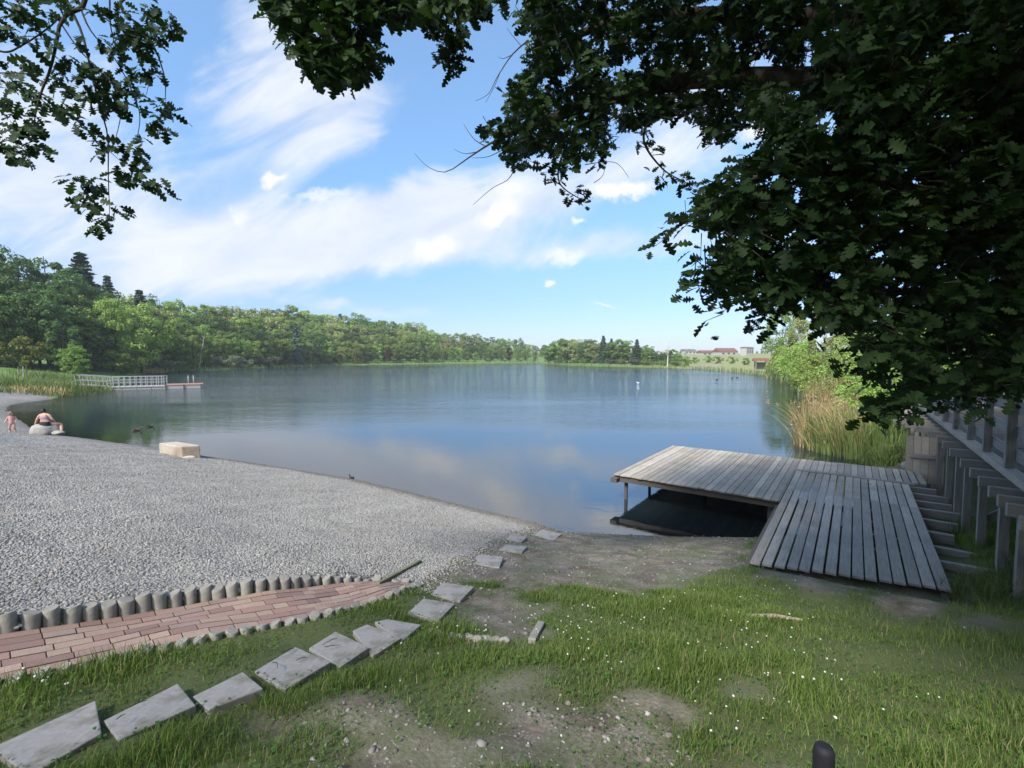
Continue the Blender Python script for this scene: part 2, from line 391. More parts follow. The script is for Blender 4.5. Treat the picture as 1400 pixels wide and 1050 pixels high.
m2 = t.n('ShaderNodeMixShader'); t.l(t.math('MULTIPLY', fr.outputs[0], 1.0, clamp=True), m2.inputs[0]); t.l(m1.outputs[0], m2.inputs[1]); t.l(gl.outputs[0], m2.inputs[2])
t.l(m2.outputs[0], t.out.inputs[0])
lake = link('lake_water', me, t.m); tag(lake, 'calm blue lake with wind ruffled patches', None, None, 'structure')
print('terrain', time.time() - T0)
# ------------------------------------------------------------------ pebbles on the beach (uncountable)
def ico():
    bm = bmesh.new(); bmesh.ops.create_icosphere(bm, subdivisions=1, radius=1)
    v = np.array([x.co[:] for x in bm.verts]); f = np.array([[q.index for q in p.verts] for p in bm.faces]); bm.free(); return v, f
IV, IF = ico()
def scatter_stones(name, XY, size, m, label, zoff=.0):
    n = len(XY); z = gz(XY[:, 0], XY[:, 1])
    sx = size * rng.uniform(.8, 1.35, n); sy = size * rng.uniform(.65, 1.0, n); sz = size * rng.uniform(.35, .7, n)
    th = rng.uniform(0, 6.283, n); tl = rng.normal(0, .35, n)
    v = IV[None] * (1 + .16 * rng.normal(size=(n, len(IV), 1)))
    x = v[..., 0] * sx[:, None]; y = v[..., 1] * sy[:, None]; zz = v[..., 2] * sz[:, None]
    x, zz = x * np.cos(tl)[:, None] - zz * np.sin(tl)[:, None], x * np.sin(tl)[:, None] + zz * np.cos(tl)[:, None]
    x, y = x * np.cos(th)[:, None] - y * np.sin(th)[:, None], x * np.sin(th)[:, None] + y * np.cos(th)[:, None]
    V = np.stack([x + XY[:, 0, None], y + XY[:, 1, None], zz + (z + zoff + sz * .3)[:, None]], -1).reshape(-1, 3)
    Fc = (IF[None] + (np.arange(n) * len(IV))[:, None, None]).reshape(-1, 3)
    o = link(name, npmesh(name, V, [Fc], True), m); tag(o, label, None, None, 'stuff'); return o
t = NT('pebble')
i_ = t.island(); c = t.ramp(i_, [(0, (.175, .173, .168, 1)), (.3, (.245, .241, .232, 1)), (.6, (.295, .29, .28, 1)), (.86, (.345, .338, .325, 1)), (.93, (.32, .285, .235, 1)), (1, (.42, .415, .40, 1))])
c = t.mix(t.math('MULTIPLY', t.noise(t.pos(), 60, 3), .3), c, (.22, .215, .2, 1)); sp3 = t.n('ShaderNodeSeparateXYZ'); t.l(t.pos(), sp3.inputs[0])
wet_ = t.ramp(t.math('ADD', sp3.outputs[2], t.math('MULTIPLY', t.noise(t.pos(), 2.5, 3), .08)), [(.06, 1.), (.17, 0.)]); c = t.mix(t.math('MULTIPLY', wet_, .75), c, (.075, .065, .05, 1)); c = t.mix(t.math('MULTIPLY', t.ramp(t.noise(t.pos(), .8, 5, .65), [(.5, 0.), (.7, 1.)]), .35), c, (.19, .18, .16, 1)); t.pbr(c, .8, None, .2); M['pebble'] = t.m
t = NT('soil_stone')
c = t.ramp(t.island(), [(0, (.11, .10, .09, 1)), (.5, (.19, .172, .155, 1)), (.9, (.26, .245, .225, 1)), (1, (.36, .35, .33, 1))]); t.pbr(c, .85, None, .2); M['stonelet'] = t.m
n = 1050000
X = rng.uniform(-15, 1.5, n); Y = rng.uniform(2.2, 17, n)
g_, _, _, d_, _ = zones(X, Y)
px, py, f_ = proj(np.stack([X, Y, gz(X, Y)], -1))
dens = np.clip((9.5 / np.maximum(np.hypot(X, Y), .1)) ** 2.2, 0, 1)
edge = np.exp(-pdist(np.array(grav_w), X, Y) / .25)
keep = (g_ > .5) & (d_ > -.1) & (px > -230) & (rng.random(n) < dens) & (pdist(PAL, X, Y) > .085)
n_ = 60000; Xe = rng.uniform(-1.6, 1.6, n_); Ye = rng.uniform(4, 10, n_); ge, _, _, de, _ = zones(Xe, Ye); dge = pdist(GRAV, Xe, Ye, True)
ke = (ge < .5) & (de > -.1) & (rng.random(n_) < np.exp(-dge / .16) * .8)
XY = np.concatenate([np.stack([X, Y], -1)[keep], np.stack([Xe, Ye], -1)[ke]])
print('pebbles', len(XY))
scatter_stones('beach_gravel', XY, 0.0096 * np.clip(np.exp(rng.normal(0, .3, len(XY))), .5, 1.7) * (1 + .02 * XY[:, 1]), M['pebble'], 'pale grey pebbles covering the whole beach')
# loose stones on bare soil and along the waterline
pts = []
for q, k in ((dirt_w[1], 950), (dirt_w[3], 700), (dirt_w[2], 6500), (dirt_w[0], 300), (dirt_w[4], 400)):
    lo, hi = q.min(0) - .2, q.max(0) + .2
    s_ = rng.uniform(lo, hi, (k * 2, 2)); s_ = s_[in_poly(q, s_[:, 0], s_[:, 1])][:k]; pts.append(s_)
sx = np.concatenate([np.linspace(a, b, 14)[:-1] for a, b in zip(np.array(shore_out[:9])[:-1], np.array(shore_out[:9])[1:])] + [np.linspace(a, b, 40) for a, b in zip(SHORE[:5], SHORE[1:6])])
sx = np.repeat(sx, 14, 0) + rng.normal(0, .22, (len(sx) * 14, 2)); pts.append(sx)
XY = np.concatenate(pts); gq, _, _, dq, _ = zones(XY[:, 0], XY[:, 1]); XY = XY[(dq > -.25)]
scatter_stones('loose_stones', XY, np.minimum(.0062 * np.exp(rng.normal(0, .55, len(XY))), .028), M['stonelet'], 'small loose stones on the bare soil and wet shore edge', -.004)
# ------------------------------------------------------------------ brick path
def polyline_at(line, s):
    line = np.asarray(line); seg = np.linalg.norm(np.diff(line, axis=0), axis=1); cum = np.concatenate([[0], np.cumsum(seg)])
    s = np.clip(s, 0, cum[-1]); return np.array([np.interp(s, cum, line[:, k]) for k in range(line.shape[1])]).T
def plen(line): return np.linalg.norm(np.diff(np.asarray(line), axis=0), axis=1).sum()
LA, LB = plen(pal_w[:, :2]), plen(low_w[:, :2])
def path_pt(s, tt):                 # s 0..1 along, tt 0..1 across
    a = polyline_at(pal_w[:, :2], s * LA); b = polyline_at(low_w[:, :2], s * LB); return a + (b - a) * tt
pb = MB(); rows = 7
for r_ in range(rows):
    s_ = -random.random() * .02
    while s_ < 1.0:
        L = random.choice([.12, .17, .2, .24, .2]) / LA
        s0, s1 = max(s_, 0), min(s_ + L, .995); s_ += L
        if s1 - s0 < .01: continue
        t0, t1 = .055 + r_ / rows * .90, .055 + (r_ + 1) / rows * .90
        wd = np.linalg.norm(path_pt(s0, 0.) - path_pt(s0, 1.)); gp = .005 / max(wd, .1); gs = .004 / LA
        cs = [path_pt(a, b) for a, b in ((s0 + gs, t0 + gp), (s1 - gs, t0 + gp), (s1 - gs, t1 - gp), (s0 + gs, t1 - gp))]
        base = gz(np.array([c_[0] for c_ in cs]), np.array([c_[1] for c_ in cs]), False)
        j = random.uniform(-.0025, .0025)
        pb.prism([tuple(c_) for c_ in cs][::-1], list(base - .03)[::-1], list(base + .018 + j)[::-1])
t = NT('red_paver')
i_ = t.island(); c = t.ramp(i_, [(0, (.20, .13, .115, 1)), (.25, (.27, .175, .152, 1)), (.5, (.31, .21, .175, 1)), (.75, (.34, .255, .205, 1)), (1, (.25, .175, .165, 1))])
c = t.mix(t.ramp(t.noise(t.pos(), 5, 6, .7), [(.5, 0.), (.75, .6)]), c, (.2, .16, .13, 1))
c = t.mix(t.ramp(t.noise(t.pos(), 90, 4, .7), [(.3, .4), (.6, 0.)]), c, (.13, .09, .08, 1))
t.pbr(c, .85, t.bump(t.noise(t.pos(), 70, 5, .7), .5, .004), .25)
bp = pb.build('brick_path', t.m, None, .004); tag(bp, 'reddish block paved path beside the gravel beach', None, None, 'structure')
# palisade logs
def palisade(name, h, r, slope, m):
    b = MB(); n = 14
    ring = [(r * math.cos(2 * math.pi * k / n), r * math.sin(2 * math.pi * k / n)) for k in range(n)]
    vs = [(x, y, -.08) for x, y in ring] + [(x, y, h - .012 + slope * x / r * .02) for x, y in ring] + [(x * .86, y * .86, h + slope * x / r * .02) for x, y in ring]
    fs = [(i, (i + 1) % n, n + (i + 1) % n, n + i) for i in range(n)] + [(n + i, n + (i + 1) % n, 2 * n + (i + 1) % n, 2 * n + i) for i in range(n)]
    b.add(vs, fs, True); b.add(vs[2 * n:], [tuple(range(n))]); me = bpy.data.meshes.new(name); me.from_pydata(b.v, [], b.f); me.polygons.foreach_set('use_smooth', b.sm); me.materials.append(m); return me
pal_me = [palisade('palisade_log', .17, .051, random.uniform(-1, 1), M['concrete']) for _ in range(5)]
s_ = 0.
while s_ < LA:
    q = polyline_at(pal_w[:, :2], s_); f = s_ / LA
    zb = float(gz(q[0], q[1], False)); hh = .105 * (1 - sstep(.52, .97, f)) + .02
    o = bpy.data.objects.new('palisade_log', random.choice(pal_me)); COL.objects.link(o)
    o.location = (q[0], q[1], zb + hh - .165 + random.uniform(-.012, .01)); o.rotation_euler = (random.uniform(-.06, .06), random.uniform(-.06, .06), random.uniform(0, 6)); s0_ = random.uniform(.93, 1.03); o.scale = (s0_, s0_, 1)
    tag(o, 'round grey concrete palisade log between gravel beach and red path', 'palisade log', 'palisade logs holding back the gravel')
    s_ += .104
s_ = 0.
while s_ < LB:
    q = polyline_at(low_w[:, :2], s_); zb = float(gz(q[0], q[1], False))
    o = bpy.data.objects.new('palisade_log', random.choice(pal_me)); COL.objects.link(o)
    o.location = (q[0], q[1], zb + .03 - .165 + random.uniform(-.008, .006)); o.rotation_euler = (random.uniform(-.04, .04), random.uniform(-.04, .04), random.uniform(0, 6)); o.scale = (.85, .85, 1)
    tag(o, 'sunken grey concrete palisade log between red path and grass strip', 'palisade log', 'sunken palisade logs on the grass side')
    s_ += .10
# ------------------------------------------------------------------ stepping slabs
SL = [([(-12, 1022), (131, 957), (139, 1002), (40, 1060)], 'largest pale stepping slab in the lower left corner of the bank'),
      ([(141, 985), (243, 934), (268, 964), (162, 1012)], 'wide stepping slab with dark twig, second up from lower left corner'),
      ([(263, 952), (332, 918), (360, 941), (285, 970)], 'narrow stepping slab sunk in grass, third up from lower left'),
      ([(348, 917), (404, 884), (452, 905), (389, 943)], 'stepping slab strewn with small twigs beside the grass strip'),
      ([(422, 886), (459, 863), (505, 885), (465, 912)], 'stepping slab with a curved twig, overlapping the next one'),
      ([(482, 862), (502, 853), (549, 872), (510, 897)], 'stepping slab wedged between two others with raised front corner'),
      ([(512, 850), (530, 846), (576, 854), (549, 877)], 'uppermost slab of the close stepped run, beside the path end'),
      ([(557, 838), (579, 818), (622, 825), (600, 848)], 'square stepping slab with white specks beside the red path end'),
      ([(589, 812), (606, 796), (648, 802), (629, 822)], 'stained square stepping slab beside the patch of bare brown soil'),
      ([(644, 770), (654, 758), (688, 761), (683, 776)], 'square thick slab standing alone on bare soil by the gravel'),
      ([(682, 751), (693, 744), (721, 746.5), (714, 755)], 'small clean slab at the gravel edge, second from the water'),
      ([(692, 737), (700, 729), (721, 734), (713, 741)], 'half buried slab covered by gravel near the water'),
      ([(730, 731), (741, 724), (768, 730), (757, 739)], 'stepping slab nearest the water at the gravel corner')]
for q, lab in SL:
    ring = [G(x, y, False) for x, y in q]; cz = np.mean([r_[2] for r_ in ring])
    zt = [(.5 * r_[2] + .5 * cz + .05) for r_ in ring]
    pts_ = [P(x, y, z) for (x, y), z in zip(q, zt)]
    b = MB(); cen = np.mean(pts_, 0)
    b.prism([tuple(p_) for p_ in pts_][::-1], [z - .085 for z in zt][::-1], zt[::-1])
    for v_i in range(len(b.v)): b.v[v_i] = (b.v[v_i][0] - cen[0], b.v[v_i][1] - cen[1], b.v[v_i][2] - cz)
    o = b.build('stepping_slab', M['slab'], None, .006); o.location = (cen[0], cen[1], cz)
    tag(o, lab, 'stepping slab', 'square slabs stepping down the bank')
# ------------------------------------------------------------------ wooden dock, local x across (w), local y along (u)
dock = empty('wooden_dock', (0, 0, 0), -AZ, 'grey weathered wooden dock on posts with a slatted ramp to the bank', 'dock')
ZD = .645
def board(b, x0, x1, y0, y1, z, th=.035, j=.004):
    jz = random.uniform(-j, j)
    b.box(((x0 + x1) / 2, (y0 + y1) / 2, z - th / 2 + jz), (x1 - x0, y1 - y0, th))
b = MB(); x = -4.66
while x < -1.12:
    board(b, x, min(x + .132, -1.12), 10.62 + random.uniform(-.02, .01) + (x + 4.6) * -.02, 15.15 + .03 * (x + 4.6) + random.uniform(-.015, .03), ZD); x += .141
x = -1.112
while x < 1.3:
    gap = .009 + .02 * sstep(.2, 1.2, x); board(b, x, x + .141 - gap, 13.86, 15.27 + .03 * (x + 1) + random.uniform(-.01, .02), ZD); x += .141
b.build('platform_planks', M['wood'], dock, .004)
b = MB(); x = -1.10; k = 0
while x < 1.05:
    u0 = 7.19 + (x + 1.1) / 2.15 * .62 + random.uniform(-.015, .015)
    um = 11.6 + random.uniform(-.03, .03)
    jz = random.uniform(-.004, .004); wd = .124 + random.uniform(-.004, .006)
    xm = x + wd / 2 + random.uniform(-.004, .004)
    # near half slopes down a little to meet the soil
    b.bar((xm, u0, ZD - .045 + jz), (xm, um - .003, ZD - .018 + jz), wd, .034)
    b.bar((xm + random.uniform(-.006, .006), um + .003, ZD - .0165 + jz), (xm, 13.62, ZD - .0165 + jz), wd, .034)
    x += .1455; k += 1
rp = b.build('ramp_slats', M['wood'], dock, .004)
b = MB(); b.box((0.0, 13.74, ZD - .012), (2.35, .15, .04)); b.build('cross_plank', M['woodx'], dock, .004)
b = MB()
b.box((-2.92, 10.70, ZD - .12), (3.5, .07, .14)); b.box((-4.55, 12.9, ZD - .12), (.07, 4.3, .14)); b.box((-1.15, 9.6, ZD - .15), (.06, 4.6, .10))
b.box((-2.9, 12.9, ZD - .12), (3.2, .07, .13)); b.box((-1.7, 15.05, ZD - .12), (5.6, .07, .14)); b.box((1.0, 10.6, ZD - .15), (.06, 5.8, .10)); b.box((-1.2, 12.9, ZD - .12), (.07, 4.2, .13))
b.build('edge_beam', M['darkwood'], dock)
for (x, y, r_) in ((-4.45, 10.85, .045), (-4.45, 12.5, .04), (-4.45, 14.6, .04), (-3.0, 12.5, .045), (-1.3, 10.9, .07), (-1.3, 14.8, .06), (-2.8, 14.8, .045), (1.1, 14.9, .05)):
    b = MB(); b.tube([(x, y, -1.6), (x, y, ZD - .06)], r_, 10); b.build('post', M['darkwood'], dock)
b = MB(); b.box((-4.62, 10.62, ZD - .13), (.16, .30, .10)); b.build('bracket', M['darkwood'], dock)
# step timbers beside the ramp
ST = [((1246, 666), (1280, 669)), ((1247, 674), (1297, 679)), ((1250, 684), (1301, 690)), ((1254, 694), (1313, 703)), ((1259, 708), (1310, 716)), ((1267, 725), (1305, 732)), ((1277, 747), (1354, 758)), ((1286, 768), (1363, 780))]
STL = ['shortest', 'second farthest', 'third farthest', 'long mid slope', 'fifth', 'grass buried', 'second nearest long', 'nearest long']
for (p0, p1), nm in zip(ST, STL):
    z = .60; a, c_ = P(*p0, z), P(*p1, z)
    ua, wa = a @ U2, a @ W2; uc, wc = c_ @ U2, c_ @ W2
    um = (ua + uc) / 2; wc = max(min(wc, 1.95), 1.35)
    q0, q1 = UW(um, .2), UW(um, wc)
    gzq = z
    b = MB(); b.box((0, 0, 0), (np.linalg.norm(q1 - q0), .09, .15))
    o = b.build('step_timber', M['woodx'], None, .006); mid = (q0 + q1) / 2
    o.location = (mid[0], mid[1], gzq - .075); o.rotation_euler = (0, random.uniform(-.02, .02), -AZ)
    tag(o, f'{nm} timber beam poking out from under the ramp slats towards the walkway', 'timber beam', 'timber beams beside the ramp')
# ------------------------------------------------------------------ raised boardwalk with railing on the right
bw = empty('boardwalk', (0, 0, 0), -AZ, 'raised grey timber boardwalk with plank railing and stilts above the bank', 'boardwalk')
ZB = 1.95
def bw_u(px, py, z): return float(P(px, py, z) @ U2)
b = MB(); y = 3.0
while y < 26: board(b, 1.86, 3.9, y, y + .135, ZB, .035); y += .143
b.build('deck_planks', M['darkwood'], bw, .003)
b = MB(); b.box((1.78, 14.5, ZB - .03), (.14, 23, .09)); b.box((1.82, 14.5, ZB - .12), (.05, 23, .10)); b.box((3.95, 14.5, ZB - .06), (.08, 23, .15)); b.build('edge_beam', M['wood'], bw, .004)
ju = [bw_u(px, py, ZB - .17) for px, py in ((1378, 688), (1364, 676), (1351, 664), (1340, 651), (1331, 640), (1314, 627), (1300, 613), (1288, 603))]
ju = [ju[0] - 1.1, ju[0] - .55] + ju
while ju[-1] < 24: ju.append(ju[-1] + .8)
for k, u_ in enumerate(ju):
    w0 = 1.5 if u_ < 14 else 1.5 - .55 * min(1, (u_ - 14) / 3)
    b = MB(); b.box(((w0 + 3.9) / 2, u_, ZB - .245), (3.9 - w0, .10, .145)); b.build('joist', M['woodx'], bw, .004)
pu = [bw_u(px, py, ZB - .17) for px, py in ((1387, 686), (1349, 664), (1326, 638), (1307, 622), (1294, 610), (1286, 601))]
pu = [pu[0] - 1.3] + pu
while pu[-1] < 23: pu.append(pu[-1] + 1.6)
for k, u_ in enumerate(pu):
    q = UW(u_, 1.66); zg_ = float(gz(q[0], q[1]))
    b = MB(); b.box((1.66 + .02 * (k % 2), u_, (zg_ - .3 + ZB - .32) / 2), (.105, .11, ZB - .32 - zg_ + .3)); b.build('support_post', M['woodz'], bw, .005)
    q = UW(u_, 3.7); zg_ = float(gz(q[0], q[1])); b = MB(); b.box((3.7, u_, (zg_ - .3 + ZB - .32) / 2), (.13, .13, max(.2, ZB - .32 - zg_ + .3))); b.build('support_post', M['woodz'], bw, .005)
for u_ in (pu[1], pu[3]):
    b = MB(); b.bar((1.70, u_ + .05, .95), (2.5, u_ + .05, 1.65), .04, .09); b.build('brace', M['woodz'], bw)
rl = MB()
ru = [bw_u(px, py, ZB + .02) for px, py in ((1371, 638), (1339, 616), (1316, 600), (1299, 586))]
sp = (ru[-1] - ru[0]) / 3
ru = [ru[0] - sp * 2, ru[0] - sp] + ru
while ru[-1] < 24: ru.append(ru[-1] + sp)
railing = MB()
for zz, hh in ((ZB + .20, .15), (ZB + .52, .15), (ZB + .84, .15)):
    railing.box((1.845, 14.3, zz), (.035, 23, hh))
railing.box((1.80, 14.3, ZB + 1.045), (.15, 23, .04))
rlo = railing.build('railing', M['railwood'], bw, .003)
for u_ in ru:
    b = MB(); b.box((1.775, u_, ZB + .52), (.10, .11, 1.0)); b.build('railing_post', M['woodz'], rlo, .004)
railing = MB()
for zz, hh in ((ZB + .20, .15), (ZB + .52, .15), (ZB + .84, .15)):
    railing.box((3.93, 14.3, zz), (.035, 23, hh))
r2 = railing.build('railing', M['railwood'], bw, .003)
for u_ in ru:
    b = MB(); b.box((4.0, u_, ZB + .50), (.10, .11, 1.06)); b.build('railing_post', M['woodz'], r2, .004)
# pale plank wall under the far boardwalk
pw = empty('plank_wall', (0, 0, 0), -AZ, 'pale grey plank retaining wall corner beneath the boardwalk', 'retaining wall')
b = MB(); 
for k in range(5): b.box((1.20 + k * .147 - .02, 15.3, .95), (.14, .05, 1.15))
b.build('front_planks', M['wood'], pw, .003)
b = MB()
for k in range(4): b.box((1.84, 15.6 + k * .147, .95), (.05, .14, 1.15))
b.build('side_planks', M['wood'], pw, .003)
b = MB(); b.box((1.50, 15.24, 1.05), (.62, .05, .10)); b.build('waling', M['woodx'], pw)
# ------------------------------------------------------------------ stones
def rock_mesh(name, size, seed, sub=3, rough=.18, box=0.):
    bm = bmesh.new(); bmesh.ops.create_icosphere(bm, subdivisions=sub, radius=1)
    r_ = random.Random(seed); ph = [r_.uniform(0, 6) for _ in range(9)]
    for v in bm.verts:
        c = v.co.copy(); 
        if box:
            m_ = max(abs(c.x), abs(c.y), abs(c.z)); c = c.lerp(c / m_, box)
        n_ = math.sin(c.x * 2.3 + ph[0]) * math.sin(c.y * 2.7 + ph[1]) + .5 * math.sin(c.z * 5 + ph[2]) * math.sin(c.x * 4.3 + ph[3]) + .3 * math.sin(c.y * 9 + ph[4]) * math.sin(c.z * 8 + ph[5])
        c *= 1 + rough * n_
        v.co = (c.x * size[0], c.y * size[1], c.z * size[2])
    me = bpy.data.meshes.new(name); bm.to_mesh(me); bm.free(); me.polygons.foreach_set('use_smooth', [True] * len(me.polygons)); return me
# stone bench block on the beach
blk = [(214, 619), (246, 629), (270, 626), (240, 616)]
q0, q1, q2 = P(218, 623.5, .12), P(249, 629.5, .12), P(268, 627.5, .12)
ex = q1 - q0; wdir = q2 - q1
b = MB(); ring = [q0, q1, q2 + wdir * .35, q0 + wdir * 1.35]
zb0 = float(gz(q1[0], q1[1]))
b.prism([tuple(r_) for r_ in ring], zb0 - .1, zb0 + .35)
cen = np.mean(ring, 0); b.v = [(v[0] - cen[0], v[1] - cen[1], v[2] - zb0) for v in b.v]
o = b.build('stone_block', M['stone'], None, .03); o.location = (cen[0], cen[1], zb0); tag(o, 'rectangular sandstone block with stained front lying on the gravel at the waterline', 'stone block')
o.modifiers['bevel'].segments = 3
q = P(258, 631.5, .1); o = link('stone', rock_mesh('stone', (.22, .12, .06), 5), M['stone']); o.location = (q[0], q[1], float(gz(*q)) + .01); tag(o, 'small flat stone at the foot of the sandstone block', 'stone')
bo = P(49, 592, .15); zbo = float(gz(*bo))
o = link('boulder', rock_mesh('boulder', (.48, .38, .31), 23, 3, .16, .35), M['rock']); o.location = (bo[0], bo[1] + .4, zbo + .12); tag(o, 'pale rounded boulder the woman sits on at the shore', 'boulder')
q = P(70, 594, .05); o = link('stone', rock_mesh('stone', (.30, .2, .10), 6), M['rock']); o.location = (q[0] + .1, q[1] + .2, .08); tag(o, 'flat pale stone at the water beside the seated woman', 'stone')
q = P(1256, 640, .6); o = link('rock', rock_mesh('rock', (.42, .3, .2), 8), M['rock']); o.location = (q[0], q[1], .62); tag(o, 'blue grey rock at the corner of the plank wall', 'rock')
# kerb stone row by bare soil, small kerb, edging boards, stick
for k, (x, y) in enumerate([(592, 866), (604, 868), (617, 871), (629, 873), (641, 873), (653, 876), (665, 875), (677, 877), (690, 878)]):
    q = G(x, y); o = link('kerb_stone', rock_mesh('kerb_stone', (.045, .03, .028), 20 + k, 2, .12, .5), M['rock']); o.location = (q[0], q[1], q[2] + .012); o.rotation_euler = (0, 0, random.uniform(-.4, .4))
    tag(o, 'small grey stone in the row below the bare brown soil', 'kerb stone', 'row of small stones edging the bare soil')
q0, q1 = G(727, 880), G(740, 856); b = MB(); b.bar((*q0[:2], q0[2] + .01), (*q1[:2], q1[2] + .015), .065, .06); o = b.build('kerb_block', M['concrete'], None, .008); tag(o, 'short pale kerb block at the edge of the bare soil and grass', 'kerb')
q0, q1 = G(516, 801), G(574, 769); b = MB(); b.bar((*q0[:2], q0[2] - .01), (*q1[:2], q1[2] - .015), .045, .09)
M['mosswood'] = rough_mat('mossy_wood', (.10, .12, .06, 1), (.19, .2, .13, 1), 8, .9, .5, .01); o = b.build('edging_board', M['mosswood'], None, .005); tag(o, 'mossy green edging board between gravel and soil above the path end', 'edging')
q0, q1 = G(1021, 846), G(1096, 852); b = MB(); mid = (q0 + q1) / 2; b.tube([(*q0[:2], q0[2] + .03), (mid[0], mid[1] + .01, mid[2] + .045), (*q1[:2], q1[2] + .03)], [.018, .021, .014], 7)
M['drywood'] = rough_mat('dry_wood', (.27, .22, .17, 1), (.4, .35, .28, 1), 12, .9, .4, .005); o = b.build('stick', M['drywood']); tag(o, 'pale dry stick lying in the clover grass', 'stick')
# white rag on the path
q = G(18, 862); b = MB()
rr = random.Random(3)
for k in range(4):
    a0 = rr.uniform(0, 6); b.tube([(q[0] + .05 * math.cos(a0 + i * .9) * (1 - .1 * i), q[1] + .025 * math.sin(a0 + i * .9), q[2] + .026 + .004 * rr.random()) for i in range(6)], .008, 6)
M['white'] = plain('white_cloth', (.7, .7, .68, 1), .8); o = b.build('rag', M['white']); tag(o, 'crumpled white cord lying on the red path', 'cord')
# black post at the bottom of the frame
Yp = 1.5; tp = D(1127, 1019, Yp); zg_ = float(gz(tp[0], tp[1])); hp = tp[2] - zg_
b = MB(); r_ = .032; prof = [(r_, -.1), (r_, hp - .035), (r_ * .97, hp - .018), (r_ * .82, hp - .005), (r_ * .5, hp)]
n_ = 20; vs = [(pr * math.cos(6.2832 * k / n_), pr * math.sin(6.2832 * k / n_), z) for pr, z in prof for k in range(n_)]
b.add(vs, [(i * n_ + k, i * n_ + (k + 1) % n_, (i + 1) * n_ + (k + 1) % n_, (i + 1) * n_ + k) for i in range(len(prof) - 1) for k in range(n_)], True); b.add(vs[-n_:], [tuple(range(n_))])
o = b.build('bollard', plain('black_rubber', (.012, .012, .016, 1), .7, .3, .3, 60)); o.location = (tp[0], tp[1], zg_); tag(o, 'short black rounded post standing in the grass close to the viewer', 'post')
TW = [((300, 970), (325, 958), 'straight dark twig on the wide stepping slab', 0), ((160, 1000), (172, 992), 'short dark twig at the edge of the wide stepping slab', 0), ((385, 905), (402, 899), 'short curved twig on the twig strewn slab', .02), ((372, 918), (380, 926), 'small bent twig lower on the twig strewn slab', .015), ((405, 915), (420, 911), 'pale twig at the right of the twig strewn slab', .01), ((441, 893), (462, 884), 'curved dark twig on the slab before the close run', .025), ((444, 896), (466, 893), 'thin straight twig beside the curved one on the slab', 0)]
TW[0] = ((178, 982), (202, 972), TW[0][2], 0)
for p0, p1_, lab, cv in TW:
    q0, q1 = G(*p0, False), G(*p1_, False); mid = (q0 + q1) / 2; b = MB()
    zz = [q0[2] + .062, mid[2] + .066, q1[2] + .062]
    b.tube([(q0[0], q0[1], zz[0]), (mid[0] + cv * .5, mid[1] + cv, zz[1]), (q1[0], q1[1], zz[2])], [.002, .0028, .0014], 5); o = b.build('twig', M['bark']); tag(o, lab, 'twig')
print('built', time.time() - T0)
# ------------------------------------------------------------------ leaf clouds
def unit(v): return v / np.maximum(np.linalg.norm(v, axis=-1, keepdims=True), 1e-9)
def leaf_cloud(base, d, nrm, L, prof, fold=.12, droop=.15):
    """prof: list of (t, half width) in leaf lengths; returns V, F"""
    n = len(base); d = unit(d); s = unit(np.cross(d, nrm)); nn = np.cross(s, d)
    prof = np.array(prof); m = len(prof); V = np.zeros((n, m, 3, 3))
    L = np.asarray(L)[:, None]
    for i, (t_, w_) in enumerate(prof):
        c = base + d * L * t_ - nn * L * droop * t_ * t_
        V[:, i, 1] = c; V[:, i, 0] = c - s * L * w_ + nn * L * w_ * fold * 2; V[:, i, 2] = c + s * L * w_ + nn * L * w_ * fold * 2
    k = np.arange(n)[:, None] * (m * 3); fs = []
    for i in range(m - 1):
        for a in (0, 1):
            fs.append(np.concatenate([k + i * 3 + a, k + i * 3 + a + 1, k + (i + 1) * 3 + a + 1, k + (i + 1) * 3 + a], 1))
    return V.reshape(-1, 3), np.concatenate(fs)
def stick_cloud(p0, p1, r0, r1):
    n = len(p0); d = unit(p1 - p0); a = unit(np.cross(d, np.array([.31, .22, .93]))); b = np.cross(d, a)
    V = np.zeros((n, 6, 3)); 
    for k in range(3):
        o = a * math.cos(k * 2.0944) + b * math.sin(k * 2.0944)
        V[:, k] = p0 + o * np.reshape(r0, (-1, 1)); V[:, 3 + k] = p1 + o * np.reshape(r1, (-1, 1))
    k = np.arange(n)[:, None] * 6
    F_ = np.concatenate([np.concatenate([k + i, k + (i + 1) % 3, k + 3 + (i + 1) % 3, k + 3 + i], 1) for i in range(3)])
    return V.reshape(-1, 3), F_
OAK = [(0, .012), (.08, .03), (.16, .13), (.22, .16), (.30, .06), (.40, .25), (.46, .27), (.53, .09), (.62, .30), (.69, .31), (.75, .12), (.83, .23), (.90, .18), (.94, .12), (1.0, .03)]
M['oakleaf'] = leaf_mat('oak_leaf', (.012, .030, .010, 1), (.032, .062, .019, 1), .24, objvar=0, spec=.15)
